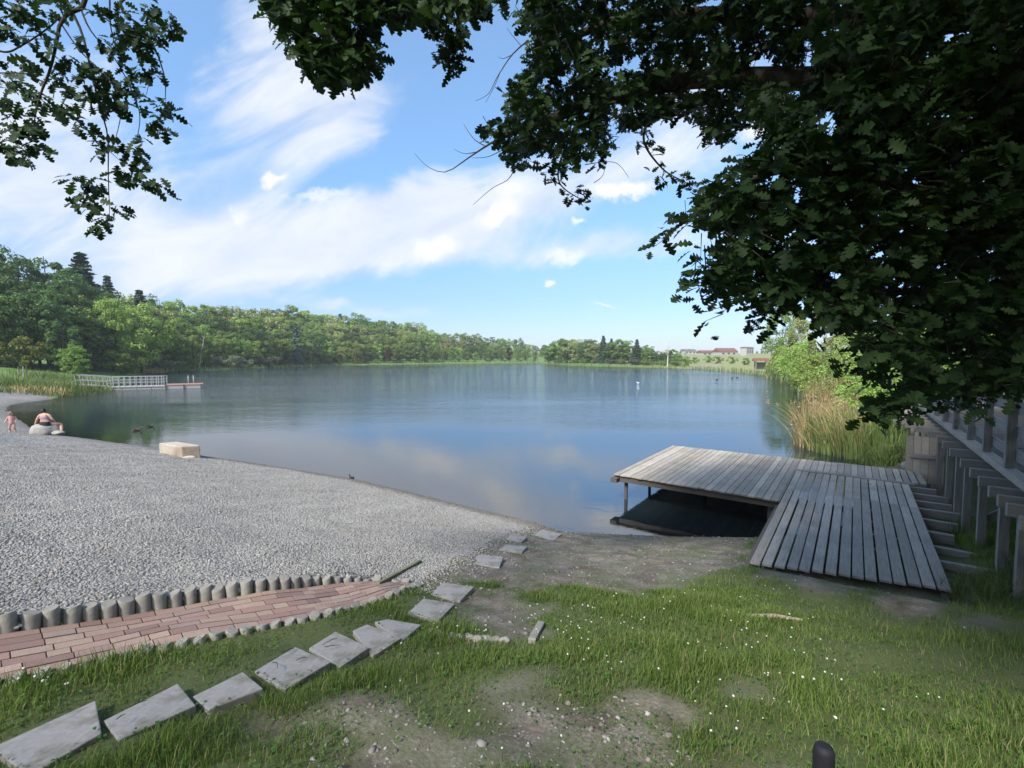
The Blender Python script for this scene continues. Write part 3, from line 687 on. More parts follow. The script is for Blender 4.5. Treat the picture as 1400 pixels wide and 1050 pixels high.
# ------------------------------------------------------------------ far and mid distance trees
def leaf_quads(C, N, size, elong=1.0):
    n = len(C); N = unit(N); a = unit(np.cross(N, rng.normal(size=(n, 3)))); b = np.cross(N, a)
    s = np.reshape(size, (-1, 1)) * np.ones((n, 1))
    V = np.stack([C - a * s * .5 * elong, C - b * s * .32 + N * s * .08, C + a * s * .5 * elong, C + b * s * .32 - N * s * .06], 1).reshape(-1, 3)
    return V, np.arange(n * 4).reshape(-1, 4)
def crown_broad(h, r, n_cl, n_lf, leaf, z0=.18, top=1.0, droop=0., lump=.28, seed=0, narrow=0.):
    g = np.random.default_rng(seed)
    zc = h * (z0 + top) / 2; hz = h * (top - z0) / 2
    dr = unit(g.normal(size=(n_cl, 3))); rad = g.uniform(.45, .92, n_cl) ** .6
    lop = 1 + .22 * np.sin(np.arctan2(dr[:, 1], dr[:, 0]) * 2 + g.uniform(0, 6)) + .12 * g.normal(size=n_cl)
    C = np.stack([dr[:, 0] * r * rad * lop, dr[:, 1] * r * rad * lop, zc + dr[:, 2] * hz * rad], 1)
    sh = np.clip(1 - narrow * (C[:, 2] - h * z0) / (h * (top - z0)), .15, 1); C[:, :2] *= sh[:, None]
    cr = lump * r * g.uniform(.55, 1.25, n_cl)
    i = g.integers(0, n_cl, n_lf)
    o = unit(g.normal(size=(n_lf, 3))); o[:, 2] = np.where(o[:, 2] < -.55, -o[:, 2] * .6, o[:, 2])
    rr = g.uniform(.35, 1.0, n_lf) ** .5
    pos = C[i] + o * (cr[i] * rr)[:, None] * np.array([1.05, 1.05, .95])
    if droop: pos[:, 2] -= droop * np.maximum(0, g.normal(.3, .5, n_lf)) * r
    pos[:, 2] = np.maximum(pos[:, 2], h * .04)
    nrm = o * .75 + g.normal(size=(n_lf, 3)) * .55 + np.array([0, 0, .45])
    V, F_ = leaf_quads(pos, nrm, leaf * g.uniform(.6, 1.3, n_lf), 1.0 if not droop else 1.3)
    return V, F_, C
def crown_conifer(h, r, leaf, n, seed=0):
    g = np.random.default_rng(seed); P_, N_ = [], []
    tiers = int(h / .55)
    for k in range(tiers):
        f = .08 + .92 * k / tiers; zz = h * f; rr = r * (1 - f) ** .8 * g.uniform(.75, 1.15) + .12
        nb = max(4, int(9 * (1 - f) + 4)); th0 = g.uniform(0, 6)
        for j in range(nb):
            th = th0 + 6.283 * j / nb + g.normal(0, .2); L = rr * g.uniform(.7, 1.12); m = max(3, int(n / tiers / nb))
            tt = np.sqrt(g.uniform(.03, 1, m)); p = np.stack([np.cos(th) * L * tt, np.sin(th) * L * tt, zz - .32 * L * tt ** 1.5 + .06 * L * tt], 1) + g.normal(0, .09 * L + .05, (m, 3)) * np.array([1, 1, .45])
            P_.append(p); N_.append(np.array([np.cos(th) * .5, np.sin(th) * .5, .8]) + g.normal(0, .45, (m, 3)))
    P_ = np.concatenate(P_); V, F_ = leaf_quads(P_, np.concatenate(N_), leaf * g.uniform(.6, 1.3, len(P_)), 1.2); return V, F_, None
def trunk_mesh(name, h, r, C=None, lean=0., m='bark', seed=0, forks=6):
    g = random.Random(seed); b = MB(); n = 6
    sp_ = [(lean * h * (k / n) ** 1.5 + g.uniform(-.01, .01) * h, g.uniform(-.01, .01) * h, h * k / n - (.6 if k == 0 else 0)) for k in range(n + 1)]
    b.tube(sp_, [r * (1.25 if k == 0 else 1 - .85 * k / n) for k in range(n + 1)], 8)
    if C is not None:
        for k in range(min(forks, len(C))):
            c = C[k * len(C) // max(forks, 1)]; zz = min(max(c[2] - .35 * h, h * .2), h * .7); i = zz / h
            s0 = Vector((lean * h * i ** 1.5, 0, zz)); c = Vector(c)
            b.tube([s0, s0.lerp(c, .5) + Vector((0, 0, -.03 * h)), c], [r * .45 * (1 - i * .6), r * .3 * (1 - i * .6), r * .08], 5)
    me = bpy.data.meshes.new(name); me.from_pydata(b.v, [], b.f); me.polygons.foreach_set('use_smooth', b.sm); me.materials.append(M[m]); return me
LM = {'mid': leaf_mat('leaf_mid_green', (0.115, 0.197, 0.051, 1), (0.228, 0.321, 0.082, 1)),
      'light': leaf_mat('leaf_light_green', (0.179, 0.281, 0.073, 1), (0.325, 0.414, 0.109, 1)),
      'dark': leaf_mat('leaf_dark_green', (0.057, 0.114, 0.041, 1), (0.120, 0.186, 0.061, 1)),
      'conifer': leaf_mat('needle_dark', (0.038, 0.074, 0.036, 1), (0.081, 0.124, 0.058, 1), .1),
      'blue': leaf_mat('needle_blue', (0.058, 0.117, 0.095, 1), (0.109, 0.181, 0.153, 1), .1),
      'yellow': leaf_mat('leaf_yellow_green', (.14, .17, .045, 1), (.22, .24, .075, 1)),
      'red': leaf_mat('leaf_dark_red', (.06, .025, .022, 1), (.105, .05, .035, 1)),
      'olive': leaf_mat('leaf_olive', (0.217, 0.270, 0.101, 1), (0.383, 0.405, 0.174, 1)),
      'silver': leaf_mat('leaf_silver', (.11, .145, .095, 1), (.18, .21, .15, 1)),
      'reed': leaf_mat('reed_green', (0.085, 0.144, 0.040, 1), (0.181, 0.218, 0.081, 1), .3),
      'straw': leaf_mat('reed_straw', (0.362, 0.265, 0.138, 1), (0.531, 0.414, 0.241, 1), .25, objvar=.1),
      'plume': leaf_mat('reed_plume', (.28, .20, .12, 1), (.40, .30, .19, 1), .25, objvar=.1)}
PROTO = {}
def proto(key, h, r, crown, mat, tm='bark', tr=.028, lean=0., seed=0, forks=6):
    V, F_, C = crown
    cm = npmesh('crown', V, [F_]); cm.materials.append(LM[mat]); PROTO.setdefault(key, []).append((h, trunk_mesh('trunk', h * .93, h * tr * .5, C, lean, tm, seed, forks), cm))
for s_ in range(3):
    proto('mid', 15, 4.6, crown_broad(15, 4.6, 70, 9500, .40, .04, seed=s_, lump=.24), 'mid', seed=s_)
    proto('dark', 16, 4.6, crown_broad(16, 4.6, 75, 9500, .40, .03, seed=20 + s_, lump=.24), 'dark', seed=s_)
    proto('light', 14, 4.3, crown_broad(14, 4.3, 66, 9000, .38, .03, seed=40 + s_, lump=.24), 'light', seed=s_)
for s_ in range(2):
    proto('conifer', 17, 3.0, crown_conifer(17, 3.0, .5, 6500, s_), 'conifer', tr=.022, seed=s_)
    proto('blue', 14, 3.0, crown_conifer(14, 3.0, .5, 5500, 7 + s_), 'blue', tr=.022, seed=s_)
    proto('olive', 12, 4.2, crown_broad(12, 4.2, 60, 8500, .34, .02, droop=.12, seed=60 + s_, lump=.24), 'olive', seed=s_)
    proto('bush', 3.2, 2.2, crown_broad(3.2, 2.2, 26, 3200, .26, .02, seed=80 + s_), 'mid', tr=.02, seed=s_)
    proto('silverbush', 3., 2.2, crown_broad(3., 2.2, 26, 3200, .26, .02, seed=86 + s_), 'silver', tr=.02, seed=s_)
    proto('birch', 13, 2.6, crown_broad(13, 2.6, 44, 6500, .30, .2, droop=.25, lump=.3, seed=90 + s_), 'olive', 'birch', .018, .03, s_, 9)
proto('weeping', 10, 3.4, crown_broad(10, 3.4, 40, 5500, .42, .05, droop=.5, seed=70), 'yellow')
proto('red', 11, 2.6, crown_broad(11, 2.6, 36, 4500, .42, .08, narrow=.5, seed=71), 'red')
proto('bright', 9, 3.8, crown_broad(9, 3.8, 46, 8000, .30, .08, seed=72, lump=.24), 'light')
proto('young', 4.2, 1.6, crown_broad(4.2, 1.6, 26, 2600, .22, .28, seed=73), 'yellow', tr=.02)
proto('rightbush', 6, 3.6, crown_broad(6, 3.6, 60, 11000, .20, .02, seed=75, lump=.22), 'light', tr=.02)
proto('rightdark', 11, 4.0, crown_broad(11, 4.0, 70, 13000, .26, .01, seed=76, lump=.24), 'mid', tr=.02)
def tree(name, key, X, Y, h, label, group=None, w=1.0, cat='tree', k=None, z=None, rz=None):
    hh, tm, cm = PROTO[key][random.randrange(len(PROTO[key])) if k is None else k]
    z = float(gz(X, Y)) if z is None else z
    e = empty(name, (X, Y, z - .05), random.uniform(0, 6.28) if rz is None else rz, label, cat, group)
    s_ = h / hh; e.scale = (s_ * w, s_ * w, s_)
    for nm, me_ in (('trunk', tm), ('crown', cm)):
        o = bpy.data.objects.new(nm, me_); COL.objects.link(o); o.parent = e
    return e
def tree_px(name, key, px, top, Y, label, group=None, w=1.0, cat='tree', k=None):
    q = D(px, top, Y); z = float(gz(q[0], q[1])); z = max(z, .05)
    return tree(name, key, q[0], q[1], max(q[2] - z, .8), label, group, w, cat, k, z)
DESC = {'mid': ('broadleaf_tree', 'mid green broadleaf tree in the wood along the far left shore', 'mid green trees of the far wood'),
        'dark': ('broadleaf_tree', 'dark green broadleaf tree in the wood along the far left shore', 'dark green trees of the far wood'),
        'light': ('broadleaf_tree', 'light green broadleaf tree in the wood along the far left shore', 'light green trees of the far wood'),
        'olive': ('willow_tree', 'olive green willowy tree in the wood along the far left shore', 'willowy trees of the far wood'),
        'conifer': ('conifer', 'dark conifer among the broadleaf trees of the far wood', 'conifers of the far wood')}
sh_px = [-160, 0, 60, 110, 160, 248, 350, 450, 560, 650, 725, 760]
sh_Y = [62, 66, 70, 78, 90, 124, 153, 204, 232, 258, 284, 295]
sk_px = [-160, -80, 0, 60, 85, 108, 130, 165, 190, 215, 250, 300, 350, 400, 450, 500, 560, 610, 660, 700, 735, 750]
sk_y = [322, 325, 333, 334, 352, 372, 388, 396, 396, 404, 409, 413, 415, 420, 426, 432, 441, 451, 457, 461, 468, 479]
for row, (off, frac) in enumerate(((3, .50), (10, .68), (22, .86), (36, 1.0))):
    px = -90. + row * 7
    while px < 742:
        Y0 = np.interp(px, sh_px, sh_Y); step = (30 if px < 170 else 19 if px < 350 else 11.5) * random.uniform(.8, 1.2)
        Y = Y0 + off * Y0 / 110 + random.uniform(-2, 2)
        base_y = 502 if px < 160 else 498
        sky = np.interp(px, sk_px, sk_y) + random.uniform(-3, 6)
        top = base_y + (sky - base_y) * (frac if row == 3 else frac * random.uniform(.86, 1.06))
        if row == 0 and (140 < px < 240 or px < 75): px += step; continue
        if px < 150: key = random.choice(['dark', 'dark', 'dark', 'mid'])
        else: key = random.choices(['mid', 'light', 'dark', 'olive', 'conifer'], [.38, .30, .16, .13, .02 if row < 3 else .06])[0]
        nm, lab, grp = DESC[key]
        tree_px(nm, key, px, top, Y, lab, grp, (1.0 if px < 300 else 1.2) if key != 'conifer' else 1.35)
        px += step
tree_px('conifer', 'conifer', 110, 342, 108, 'tallest dark conifer rising above the left wood', w=1.5)
tree_px('conifer', 'conifer', 146, 374, 116, 'second dark conifer right of the tallest one above the left wood')
tree_px('conifer', 'conifer', 190, 394, 126, 'broad dark conifer top behind the pale round tree at left', w=1.3)
tree_px('broadleaf_tree', 'light', 150, 398, 92, 'bright green upright tree between the dark conifers and the pale round tree', w=.6)
tree_px('round_tree', 'bright', 190, 416, 98, 'pale green rounded tree standing free on the left bank behind the pontoon', w=1.02)
yt = tree_px('young_tree', 'young', 29, 459, 56, 'young yellowish green tree tied to wooden stakes on the left meadow')
for k, (ox, oy) in enumerate(((-.45, 0), (.4, .3), (.1, -.45))):
    b = MB(); b.tube([(ox / yt.scale[0], oy / yt.scale[0], -.1), (ox / yt.scale[0], oy / yt.scale[0], 1.5 / yt.scale[2])], .05, 6); b.build('stake', M['wood'], yt)
tree_px('small_tree', 'mid', 101, 470, 66, 'small round dark green tree on the left meadow edge', w=1.3)
tree_px('shrub', 'bush', 172, 482, 87, 'leafy round shrub on the left shore behind the pontoon railing', w=.8, cat='shrub')
for k, (px, top, Y, lab) in enumerate([(208, 493, 106, 'low silvery shrub right of the round shrub on the left shore'), (232, 492, 115, 'low silvery shrub left of the leaning birch'), (258, 490, 125, 'small green shrub at the foot of the leaning birch'), (312, 484, 137, 'spreading silvery willow shrub leaning over the left shore'), (330, 490, 143, 'silvery shrub beside the spreading willow shrub'), (366, 487, 156, 'silvery shrub where the left shore turns away')]):
    tree_px('shrub', 'silverbush' if k != 2 else 'bush', px, top, Y, lab, w=1.4, cat='shrub')
def birch_stem(px, top, bottom, Y, lean, label):
    q = D(px, bottom, Y); q2 = D(px + lean, top, Y); b = MB()
    b.tube([(0, 0, -.3), ((q2[0] - q[0]) * .45, 0, (q2[2] - q[2]) * .5), (q2[0] - q[0], 0, q2[2] - q[2])], [.10, .075, .03], 7)
    for j in range(4):
        f = .55 + .1 * j; b.tube([((q2[0] - q[0]) * f, 0, (q2[2] - q[2]) * f), ((q2[0] - q[0]) * f + random.uniform(-.8, .8), random.uniform(-.5, .5), (q2[2] - q[2]) * f + 1.0)], [.05, .015], 5)
    o = b.build('bare_birch', M['birch']); o.location = (q[0], q[1], max(float(gz(q[0], q[1])), 0)); tag(o, label, 'tree')
birch_stem(272, 448, 496, 130, 8, 'leaning white birch trunk at the left shore')
birch_stem(346, 462, 496, 158, 4, 'upright white birch trunk where the left shore turns away')
tree_px('conifer', 'blue', 404, 440, 184, 'blue green spruce near the water in the far wood')
tree_px('round_tree', 'dark', 430, 452, 196, 'dense bluish round tree beside the blue spruce', w=1.2)
tree_px('weeping_tree', 'weeping', 488, 476, 212, 'yellowish weeping tree at the edge of the far shore')
tree_px('red_tree', 'red', 531, 472, 224, 'dark red leaved tree in the middle of the far wood')
tree_px('red_tree', 'red', 696, 473, 272, 'dark red leaved tree near the right end of the far wood')
tree_px('broadleaf_tree', 'mid', 580, 458, 240, 'tall rounded tree among the far wood, right of the dark red tree')
tree_px('willow_tree', 'olive', 466, 474, 205, 'olive willow beside the yellowish weeping tree')
for k, px in enumerate((425, 448, 500, 515, 545, 572, 600, 622, 648, 668, 690, 712, 730)):
    tree_px('shrub', random.choice(['bush', 'silverbush']), px, 491.5 + random.uniform(-1, 1.5), float(np.interp(px, sh_px, sh_Y)) - 1, 'low shrub at the waterline in front of the far wood', 'shrubs along the far shore', 1.6, 'shrub')
# right hand peninsula
PL = [(750, 470, 'mid'), (764, 463, 'mid'), (776, 461, 'mid'), (790, 463, 'olive'), (804, 461, 'dark'), (818, 466, 'olive'), (838, 466, 'dark'), (852, 462, 'mid'), (872, 472, 'dark'), (886, 475, 'mid'), (898, 478, 'dark'), (912, 479, 'dark'), (926, 482, 'dark')]
PT = ['rounded tree at the left tip', 'second tree from the tip', 'tall rounded tree', 'pale grey willow', 'tall broad dark tree', 'sparse olive tree', 'dark tree right of the conifer', 'high round tree', 'broad dark tree', 'mid green tree', 'low dark tree', 'low dark tree behind the white trunk', 'last low tree']
Yp_px = [740, 860, 900, 930, 960, 1000, 1031]; Yp_Y = [232, 168, 158, 150, 140, 118, 100]
for (px, top, key), lab in zip(PL, PT):
    tree_px('broadleaf_tree', key, px, top, float(np.interp(px, Yp_px, Yp_Y)) + 14, f'{lab} on the wooded point right of the open lake', 'trees on the wooded point', 1.45)
for k, px in enumerate(range(752, 940, 11)):
    tree_px('broadleaf_tree', random.choice(['mid', 'dark', 'olive', 'light']), px, 470 + random.uniform(-4, 6) + max(0, (px - 850) * .13), float(np.interp(px, Yp_px, Yp_Y)) + 24, 'rounded tree in the back row of the wooded point', 'back row trees of the wooded point', 1.4)
for px, top in ((825, 458), (871, 463), (836, 462)):
    tree_px('conifer', 'conifer', px, top, float(np.interp(px, Yp_px, Yp_Y)) + 12, 'pointed dark conifer on the wooded point right of the open lake', 'conifers on the wooded point', 1.5)
for px in (762, 785, 800, 815, 834, 848, 868, 884, 905, 922):
    tree_px('shrub', random.choice(['bush', 'bush', 'silverbush']), px, 491 + random.uniform(-3, 2), float(np.interp(px, Yp_px, Yp_Y)) + 7, 'low shrub at the foot of the wooded point', 'shrubs of the wooded point', 1.5, 'shrub')
b = MB(); q = D(912.5, 497, 156); q2 = D(915, 463, 156); hh = q2[2] - q[2]
b.tube([(0, 0, -.5), (.1, 0, hh * .5), (.35, 0, hh)], [.2, .13, .03], 7)
for j in range(12):
    f = random.uniform(.3, .95); a0 = random.uniform(0, 6.28); L = 1.9 * (1.1 - f)
    b.tube([(.3 * f, 0, hh * f), (.3 * f + math.cos(a0) * L, math.sin(a0) * L, hh * f + L * 1.2)], [.06, .015], 5)
o = b.build('dead_tree', M['birch']); o.location = (q[0], q[1], float(gz(q[0], q[1]))); tag(o, 'bare whitish dead tree standing against the dark trees of the point', 'dead tree')
for px, top, Y in ((951, 488, 175), (969, 486, 180), (982, 487, 170), (1001, 487, 165), (937, 489, 150), (1020, 489, 150)):
    tree_px('shrub', 'bush', px, top, Y, 'small round shrub dotted on the open meadow across the lake', 'shrubs on the far meadow', .8, 'shrub')
for k, px in enumerate(range(930, 1062, 7)):
    tree_px('field_tree', random.choice(['dark', 'conifer', 'mid']), px + random.uniform(-2, 2), 480 + random.uniform(-3, 3.5), 420 + random.uniform(-20, 20), 'tiny dark tree on the skyline behind the far meadow', 'skyline trees behind the far meadow', 1.2)
# houses on the skyline
M['redroof'] = plain('red_roof', (.17, .075, .055, 1), .8); M['plaster'] = plain('plaster', (.36, .35, .33, 1), .8); M['glass'] = plain('dark_glass', (.03, .035, .04, 1), .15); M['greyroof'] = plain('grey_roof', (.16, .16, .17, 1), .7)
def house(px, y0, Y, w, h, rh, roofm, label, rz=.2):
    q = D(px, y0, Y); z = float(gz(q[0], q[1])); e = empty('house', (q[0], q[1], z), rz, label, 'house')
    dp = w * .6; top = q[2] - z
    b = MB(); b.box((0, 0, (top + h) / 2 - .5), (w, dp, top + h + 1)); b.build('wall', M['plaster'], e)
    b = MB(); hw, hd, zt = w / 2 + .5, dp / 2 + .5, top + h
    b.add([(-hw, -hd, zt), (hw, -hd, zt), (hw, hd, zt), (-hw, hd, zt), (-hw, 0, zt + rh), (hw, 0, zt + rh)], [(0, 1, 5, 4), (2, 3, 4, 5), (3, 0, 4), (1, 2, 5), (3, 2, 1, 0)]); b.build('roof', M[roofm], e)
    for k in range(3):
        b = MB(); b.box(((k - 1) * w * .3, -dp / 2 - .03, top + h * .5), (w * .12, .08, h * .4)); b.build('window', M['glass'], e)
house(991, 486, 380, 16, 3, 3.0, 'redroof', 'red roofed house on the skyline behind the far meadow')
house(966, 486, 400, 14, 2.4, 2, 'redroof', 'long low house with dull red roof left of the brighter roofed one')
house(1021, 486, 330, 8, 5.5, .6, 'greyroof', 'pale flat roofed block at the right end of the skyline', .5)
house(941, 484, 430, 12, 3, 1.6, 'greyroof', 'pale house with grey roof half hidden behind the wooded point')
# roofed info shelter by the right bank
q = D(1040, 497, 105); z = max(float(gz(q[0], q[1])), .3); e = empty('shelter', (q[0], q[1], z), -.3, 'small open shelter with brown roof on the right bank', 'shelter')
for sx_, sy_ in ((-1, -1), (1, -1), (1, 1), (-1, 1)):
    b = MB(); b.box((sx_ * 1.1, sy_ * .8, 1.1), (.16, .16, 2.4)); b.build('post', M['woodz'], e)
b = MB(); b.add([(-1.6, -1.2, 2.3), (1.6, -1.2, 2.3), (1.6, 1.2, 2.3), (-1.6, 1.2, 2.3), (-1.6, 0, 2.95), (1.6, 0, 2.95)], [(0, 1, 5, 4), (2, 3, 4, 5), (3, 0, 4), (1, 2, 5), (3, 2, 1, 0)]); b.build('roof', M['redroof'], e)
b = MB(); b.box((0, .74, 1.2), (2.0, .06, 1.6)); b.build('back_panel', M['woodz'], e)
# stone seating rows on the meadow
for k, (x0, x1, y) in enumerate(((948, 972, 497.5), (956, 985, 495.0), (968, 992, 493.5))):
    q0, q1 = D(x0, y, 135 + 6 * k), D(x1, y, 135 + 6 * k); b = MB(); L = q1[0] - q0[0]
    for j in range(7): b.box(((j - 3) * L / 7, random.uniform(-.2, .2), .2), (L / 7 * .86, .8, .8 + random.uniform(-.1, .1)))
    o = b.build('stone_wall', M['rock'], None, .05); zz = max(float(gz((q0[0] + q1[0]) / 2, q0[1])), .2); o.location = ((q0[0] + q1[0]) / 2, q0[1], zz)
    tag(o, ['low wall of rough stone blocks nearest the far beach', 'middle low wall of rough stone blocks on the far meadow', 'upper low wall of rough stone blocks on the far meadow'][k], 'stone wall')
print('trees', time.time() - T0)
# ------------------------------------------------------------------ right bank trees behind the oak boughs
tree_px('bank_tree', 'rightdark', 1072, 405, 84, 'dark leafy tree at the water on the right bank, farthest in the row', w=.62)
tree_px('birch', 'birch', 1096, 425, 62, 'slender birch with pale twigs on the right bank', w=.95, k=0)
tree_px('birch', 'birch', 1132, 405, 46, 'taller birch with white stem on the right bank', w=.9, k=1)
tree_px('birch', 'birch', 1165, 415, 38, 'birch nearest the reeds behind the oak leaves', w=.9, k=0)
for k, (px, top, Y, w, lab) in enumerate([(1080, 468, 78, .9, 'rounded shrub at the far end of the right bank'), (1108, 462, 54, .9, 'rounded shrub under the slender birch'), (1130, 480, 36, 1.1, 'bright green shrub behind the dry reeds'), (1190, 440, 30, .7, 'tall bright shrub behind the green reeds'), (1240, 420, 26, .8, 'big shrub behind the boardwalk end'), (1300, 400, 27, .9, 'tall shrub behind the boardwalk railing'), (1370, 380, 27, 1., 'tall shrub at the right edge behind the railing'), (1460, 380, 26, 1., 'tall shrub outside the right edge')]):
    if px < 1400: tree_px('shrub', 'rightbush', px, top, Y, lab, w=w, cat='shrub')
for px, top, Y, lab in ((1062, 492, 90, 'low shrub at the foot of the dark leafy tree'), (1088, 488, 70, 'low green shrub at the water left of the birches'), (1104, 495, 52, 'low green shrub at the water under the birches'), (1118, 500, 42, 'low shrub at the bend of the right bank'), (1160, 490, 28, 'bushy shrub just behind the dry reeds'), (1215, 500, 22, 'bushy shrub between the green reeds and the boardwalk end')):
    tree_px('shrub', 'rightbush', px, top, Y, lab, w=1.1, cat='shrub')
# ------------------------------------------------------------------ reeds
def reeds(name, pts, hgt, m, label, kind=None, lean=(0, 0), cat='reeds', width=.014, plume=0, spread=.25, stuffparent=None):
    n = len(pts); h = hgt * rng.uniform(.55, 1.15, n); th = rng.uniform(0, 6.283, n); bend = np.abs(rng.normal(.0, spread, n)) * h
    dx = np.cos(th) * bend + lean[0] * h; dy = np.sin(th) * bend + lean[1] * h
    z0 = np.maximum(gz(pts[:, 0], pts[:, 1]), -.35) - .03; m_ = 5
    V = np.zeros((n, m_, 2, 3)); wd = width * rng.uniform(.6, 1.3, n); pa = rng.uniform(0, 3.14, n)
    for i in range(m_):
        f = i / (m_ - 1); c = np.stack([pts[:, 0] + dx * f ** 2, pts[:, 1] + dy * f ** 2, z0 + h * (f - .18 * f ** 3 * (bend / h) * 2)], -1)
        s = np.stack([np.cos(pa), np.sin(pa), 0 * pa], -1) * (wd * (1 - f ** 2 * .9))[:, None]
        V[:, i, 0] = c - s; V[:, i, 1] = c + s
    k = np.arange(n)[:, None] * m_ * 2
    F_ = np.concatenate([np.concatenate([k + i * 2, k + i * 2 + 1, k + i * 2 + 3, k + i * 2 + 2], 1) for i in range(m_ - 1)])
    org = np.array([pts[:, 0].mean(), pts[:, 1].mean(), 0])
    V = V.reshape(-1, 3) - org
    o = link(name, npmesh(name, V, [F_], True), LM[m]); o.location = org
    tag(o, label, None if kind else cat, None, kind)
    if plume:
        ii = rng.random(n) < plume; tips = np.stack([pts[:, 0] + dx, pts[:, 1] + dy, z0 + h * .95], -1)[ii] - org; q = len(tips)
        rep = 9; c = np.repeat(tips, rep, 0) + rng.normal(0, 1, (q * rep, 3)) * np.array([.025, .025, .09])
        V2, F2 = leaf_quads(c, rng.normal(size=(q * rep, 3)), .075, 1.3)
        pl_ = link('plumes', npmesh('plumes', V2, [F2]), LM['plume'], o); pl_['kind'] = 'stuff'
    return o
def blob(px, py, n, rx, ry, z=0):
    c = P(px, py, z); a = rng.uniform(0, 6.283, n); r_ = np.sqrt(rng.random(n)); return c + np.stack([np.cos(a) * r_ * rx, np.sin(a) * r_ * ry], -1)
reeds('reed_clump', blob(1136, 614, 520, .95, 1.7), 2.0, 'straw', 'tall dry straw coloured reeds leaning out over the water beyond the dock', lean=(-.24, 0), plume=.10, spread=.34)
reeds('reed_clump', blob(1150, 618, 900, 1.0, 1.6), 1.7, 'reed', 'green reeds growing among the dry straw coloured reeds', lean=(-.12, 0))
reeds('reed_clump', blob(1132, 572, 230, .7, 2.2), 2.2, 'straw', 'dry plumed reeds standing behind the leaning clump', plume=.4, spread=.12)
reeds('reed_clump', blob(1192, 605, 900, 1.1, 2.0), 1.35, 'reed', 'lush green reeds right of the dry reeds', spread=.4)
reeds('sedge_tuft', blob(1095, 628, 160, .35, .4), .55, 'reed', 'low green sedge tuft in the water at the dock edge', spread=.5, cat='sedge')
reeds('sedge_tuft', blob(1215, 628, 420, .8, .7, .2), .75, 'reed', 'green grass tuft between the reeds and the boardwalk', spread=.5, cat='sedge')
for k, (px, py, n, rx, ry, h, m, lab) in enumerate([(20, 540, 1500, 6, 4, .9, 'reed', 'green reeds on the left bank nearest the gravel spit'), (55, 541, 260, 1.8, 1.8, .9, 'straw', 'dry tan reeds at the tip of the left bank'), (70, 536, 1100, 5, 3, 1.5, 'reed', 'tall grey green reeds in front of the left meadow'), (108, 533, 220, 2.4, 1.6, .9, 'straw', 'dry tan reeds at the foot of the pontoon gangway'), (100, 524, 900, 6, 4, 1.3, 'reed', 'reeds behind the gangway on the left bank'), (192, 510, 600, 4, 3, 1.8, 'straw', 'pinkish dry reeds behind the pontoon railing'), (215, 507, 900, 7, 3, 1.8, 'reed', 'reeds at the shore behind the red swimming deck')]):
    reeds('reed_clump', blob(px, py, n, rx * 1.15, ry * 1.25), h * .9, m, lab, width=.03, spread=.6)
pts = []
for (x0, y0), (x1, y1) in zip(left_px[8:-1], left_px[9:]):
    a, b_ = P(x0, y0, 0), P(x1, y1, 0); k = int(np.linalg.norm(b_ - a) * 5); f = rng.random(k)[:, None]; pts.append(a + (b_ - a) * f + rng.normal(0, 1.2, (k, 2)) + np.array([-1, 1.0]))
for (x0, y0), (x1, y1) in zip(right_px[:11], right_px[1:12]):
    a, b_ = P(x0, y0, 0), P(x1, y1, 0); k = int(np.linalg.norm(b_ - a) * 5); f = rng.random(k)[:, None]; pts.append(a + (b_ - a) * f + rng.normal(0, 1.0, (k, 2)) + np.array([.4, 1.0]))
pts = np.concatenate(pts)
reeds('shore_reeds', pts, 1.3, 'reed', 'belt of low reeds along the far waterline', kind='stuff', width=.07)
reeds('dry_reeds', pts[rng.random(len(pts)) < .18], 1.1, 'straw', 'dry pale reeds mixed into the far shore belt', kind='stuff', width=.06)
for k, (px, py, n, rx, ry, h, lab) in enumerate([(1330, 735, 260, .35, .5, .42, 'grass tuft around the boardwalk stilts beside the ramp'), (1290, 690, 240, .4, .6, .40, 'grass tuft at the end of the middle timber beams'), (1375, 800, 300, .45, .4, .40, 'tall grass tuft under the nearest boardwalk joist'), (1275, 655, 200, .35, .4, .36, 'weeds at the foot of the pale plank wall'), (1345, 820, 260, .5, .35, .30, 'grass tuft at the lower right of the ramp')]):
    q = G(px, py); a_ = rng.uniform(0, 6.283, n); r_ = np.sqrt(rng.random(n))
    reeds('grass_tuft', q[:2] + np.stack([np.cos(a_) * r_ * rx, np.sin(a_) * r_ * ry], -1), h, 'reed', lab, width=.005, spread=.6, cat='grass tuft')
# yellow irises
M['yellow'] = plain('yellow_petal', (.75, .48, .02, 1), .5)
for k, (px, py, Y) in enumerate(((1180, 566, 15), (1187, 570, 14.6), (1176, 571, 15.4), (1252, 633, 12.6), (1249, 636, 12.5))):
    q = D(px, py, Y); zz = max(float(gz(q[0], q[1])), 0); b = MB(); b.tube([(0, 0, 0), (0, 0, q[2] - zz)], .008, 5)
    e = b.build('yellow_iris', LM['reed']); e.location = (q[0], q[1], zz); c = np.tile([[0, 0, q[2] - zz]], (6, 1)); dd = np.array([[math.cos(a_), math.sin(a_), .3] for a_ in np.linspace(0, 5.2, 6)])
    V, F_ = leaf_cloud(c, dd, np.tile([[0, 0, 1.]], (6, 1)), np.full(6, .07), [(0, .05), (.4, .3), (.8, .3), (1, .05)]); link('petals', npmesh('petals', V, [F_]), M['yellow'], e)
    tag(e, 'yellow iris flower among the green reeds behind the oak leaves' if k < 3 else 'low yellow flower beside the rock at the plank wall', 'flower', 'yellow irises by the reeds' if k < 3 else 'yellow flowers by the plank wall')
print('reeds', time.time() - T0)
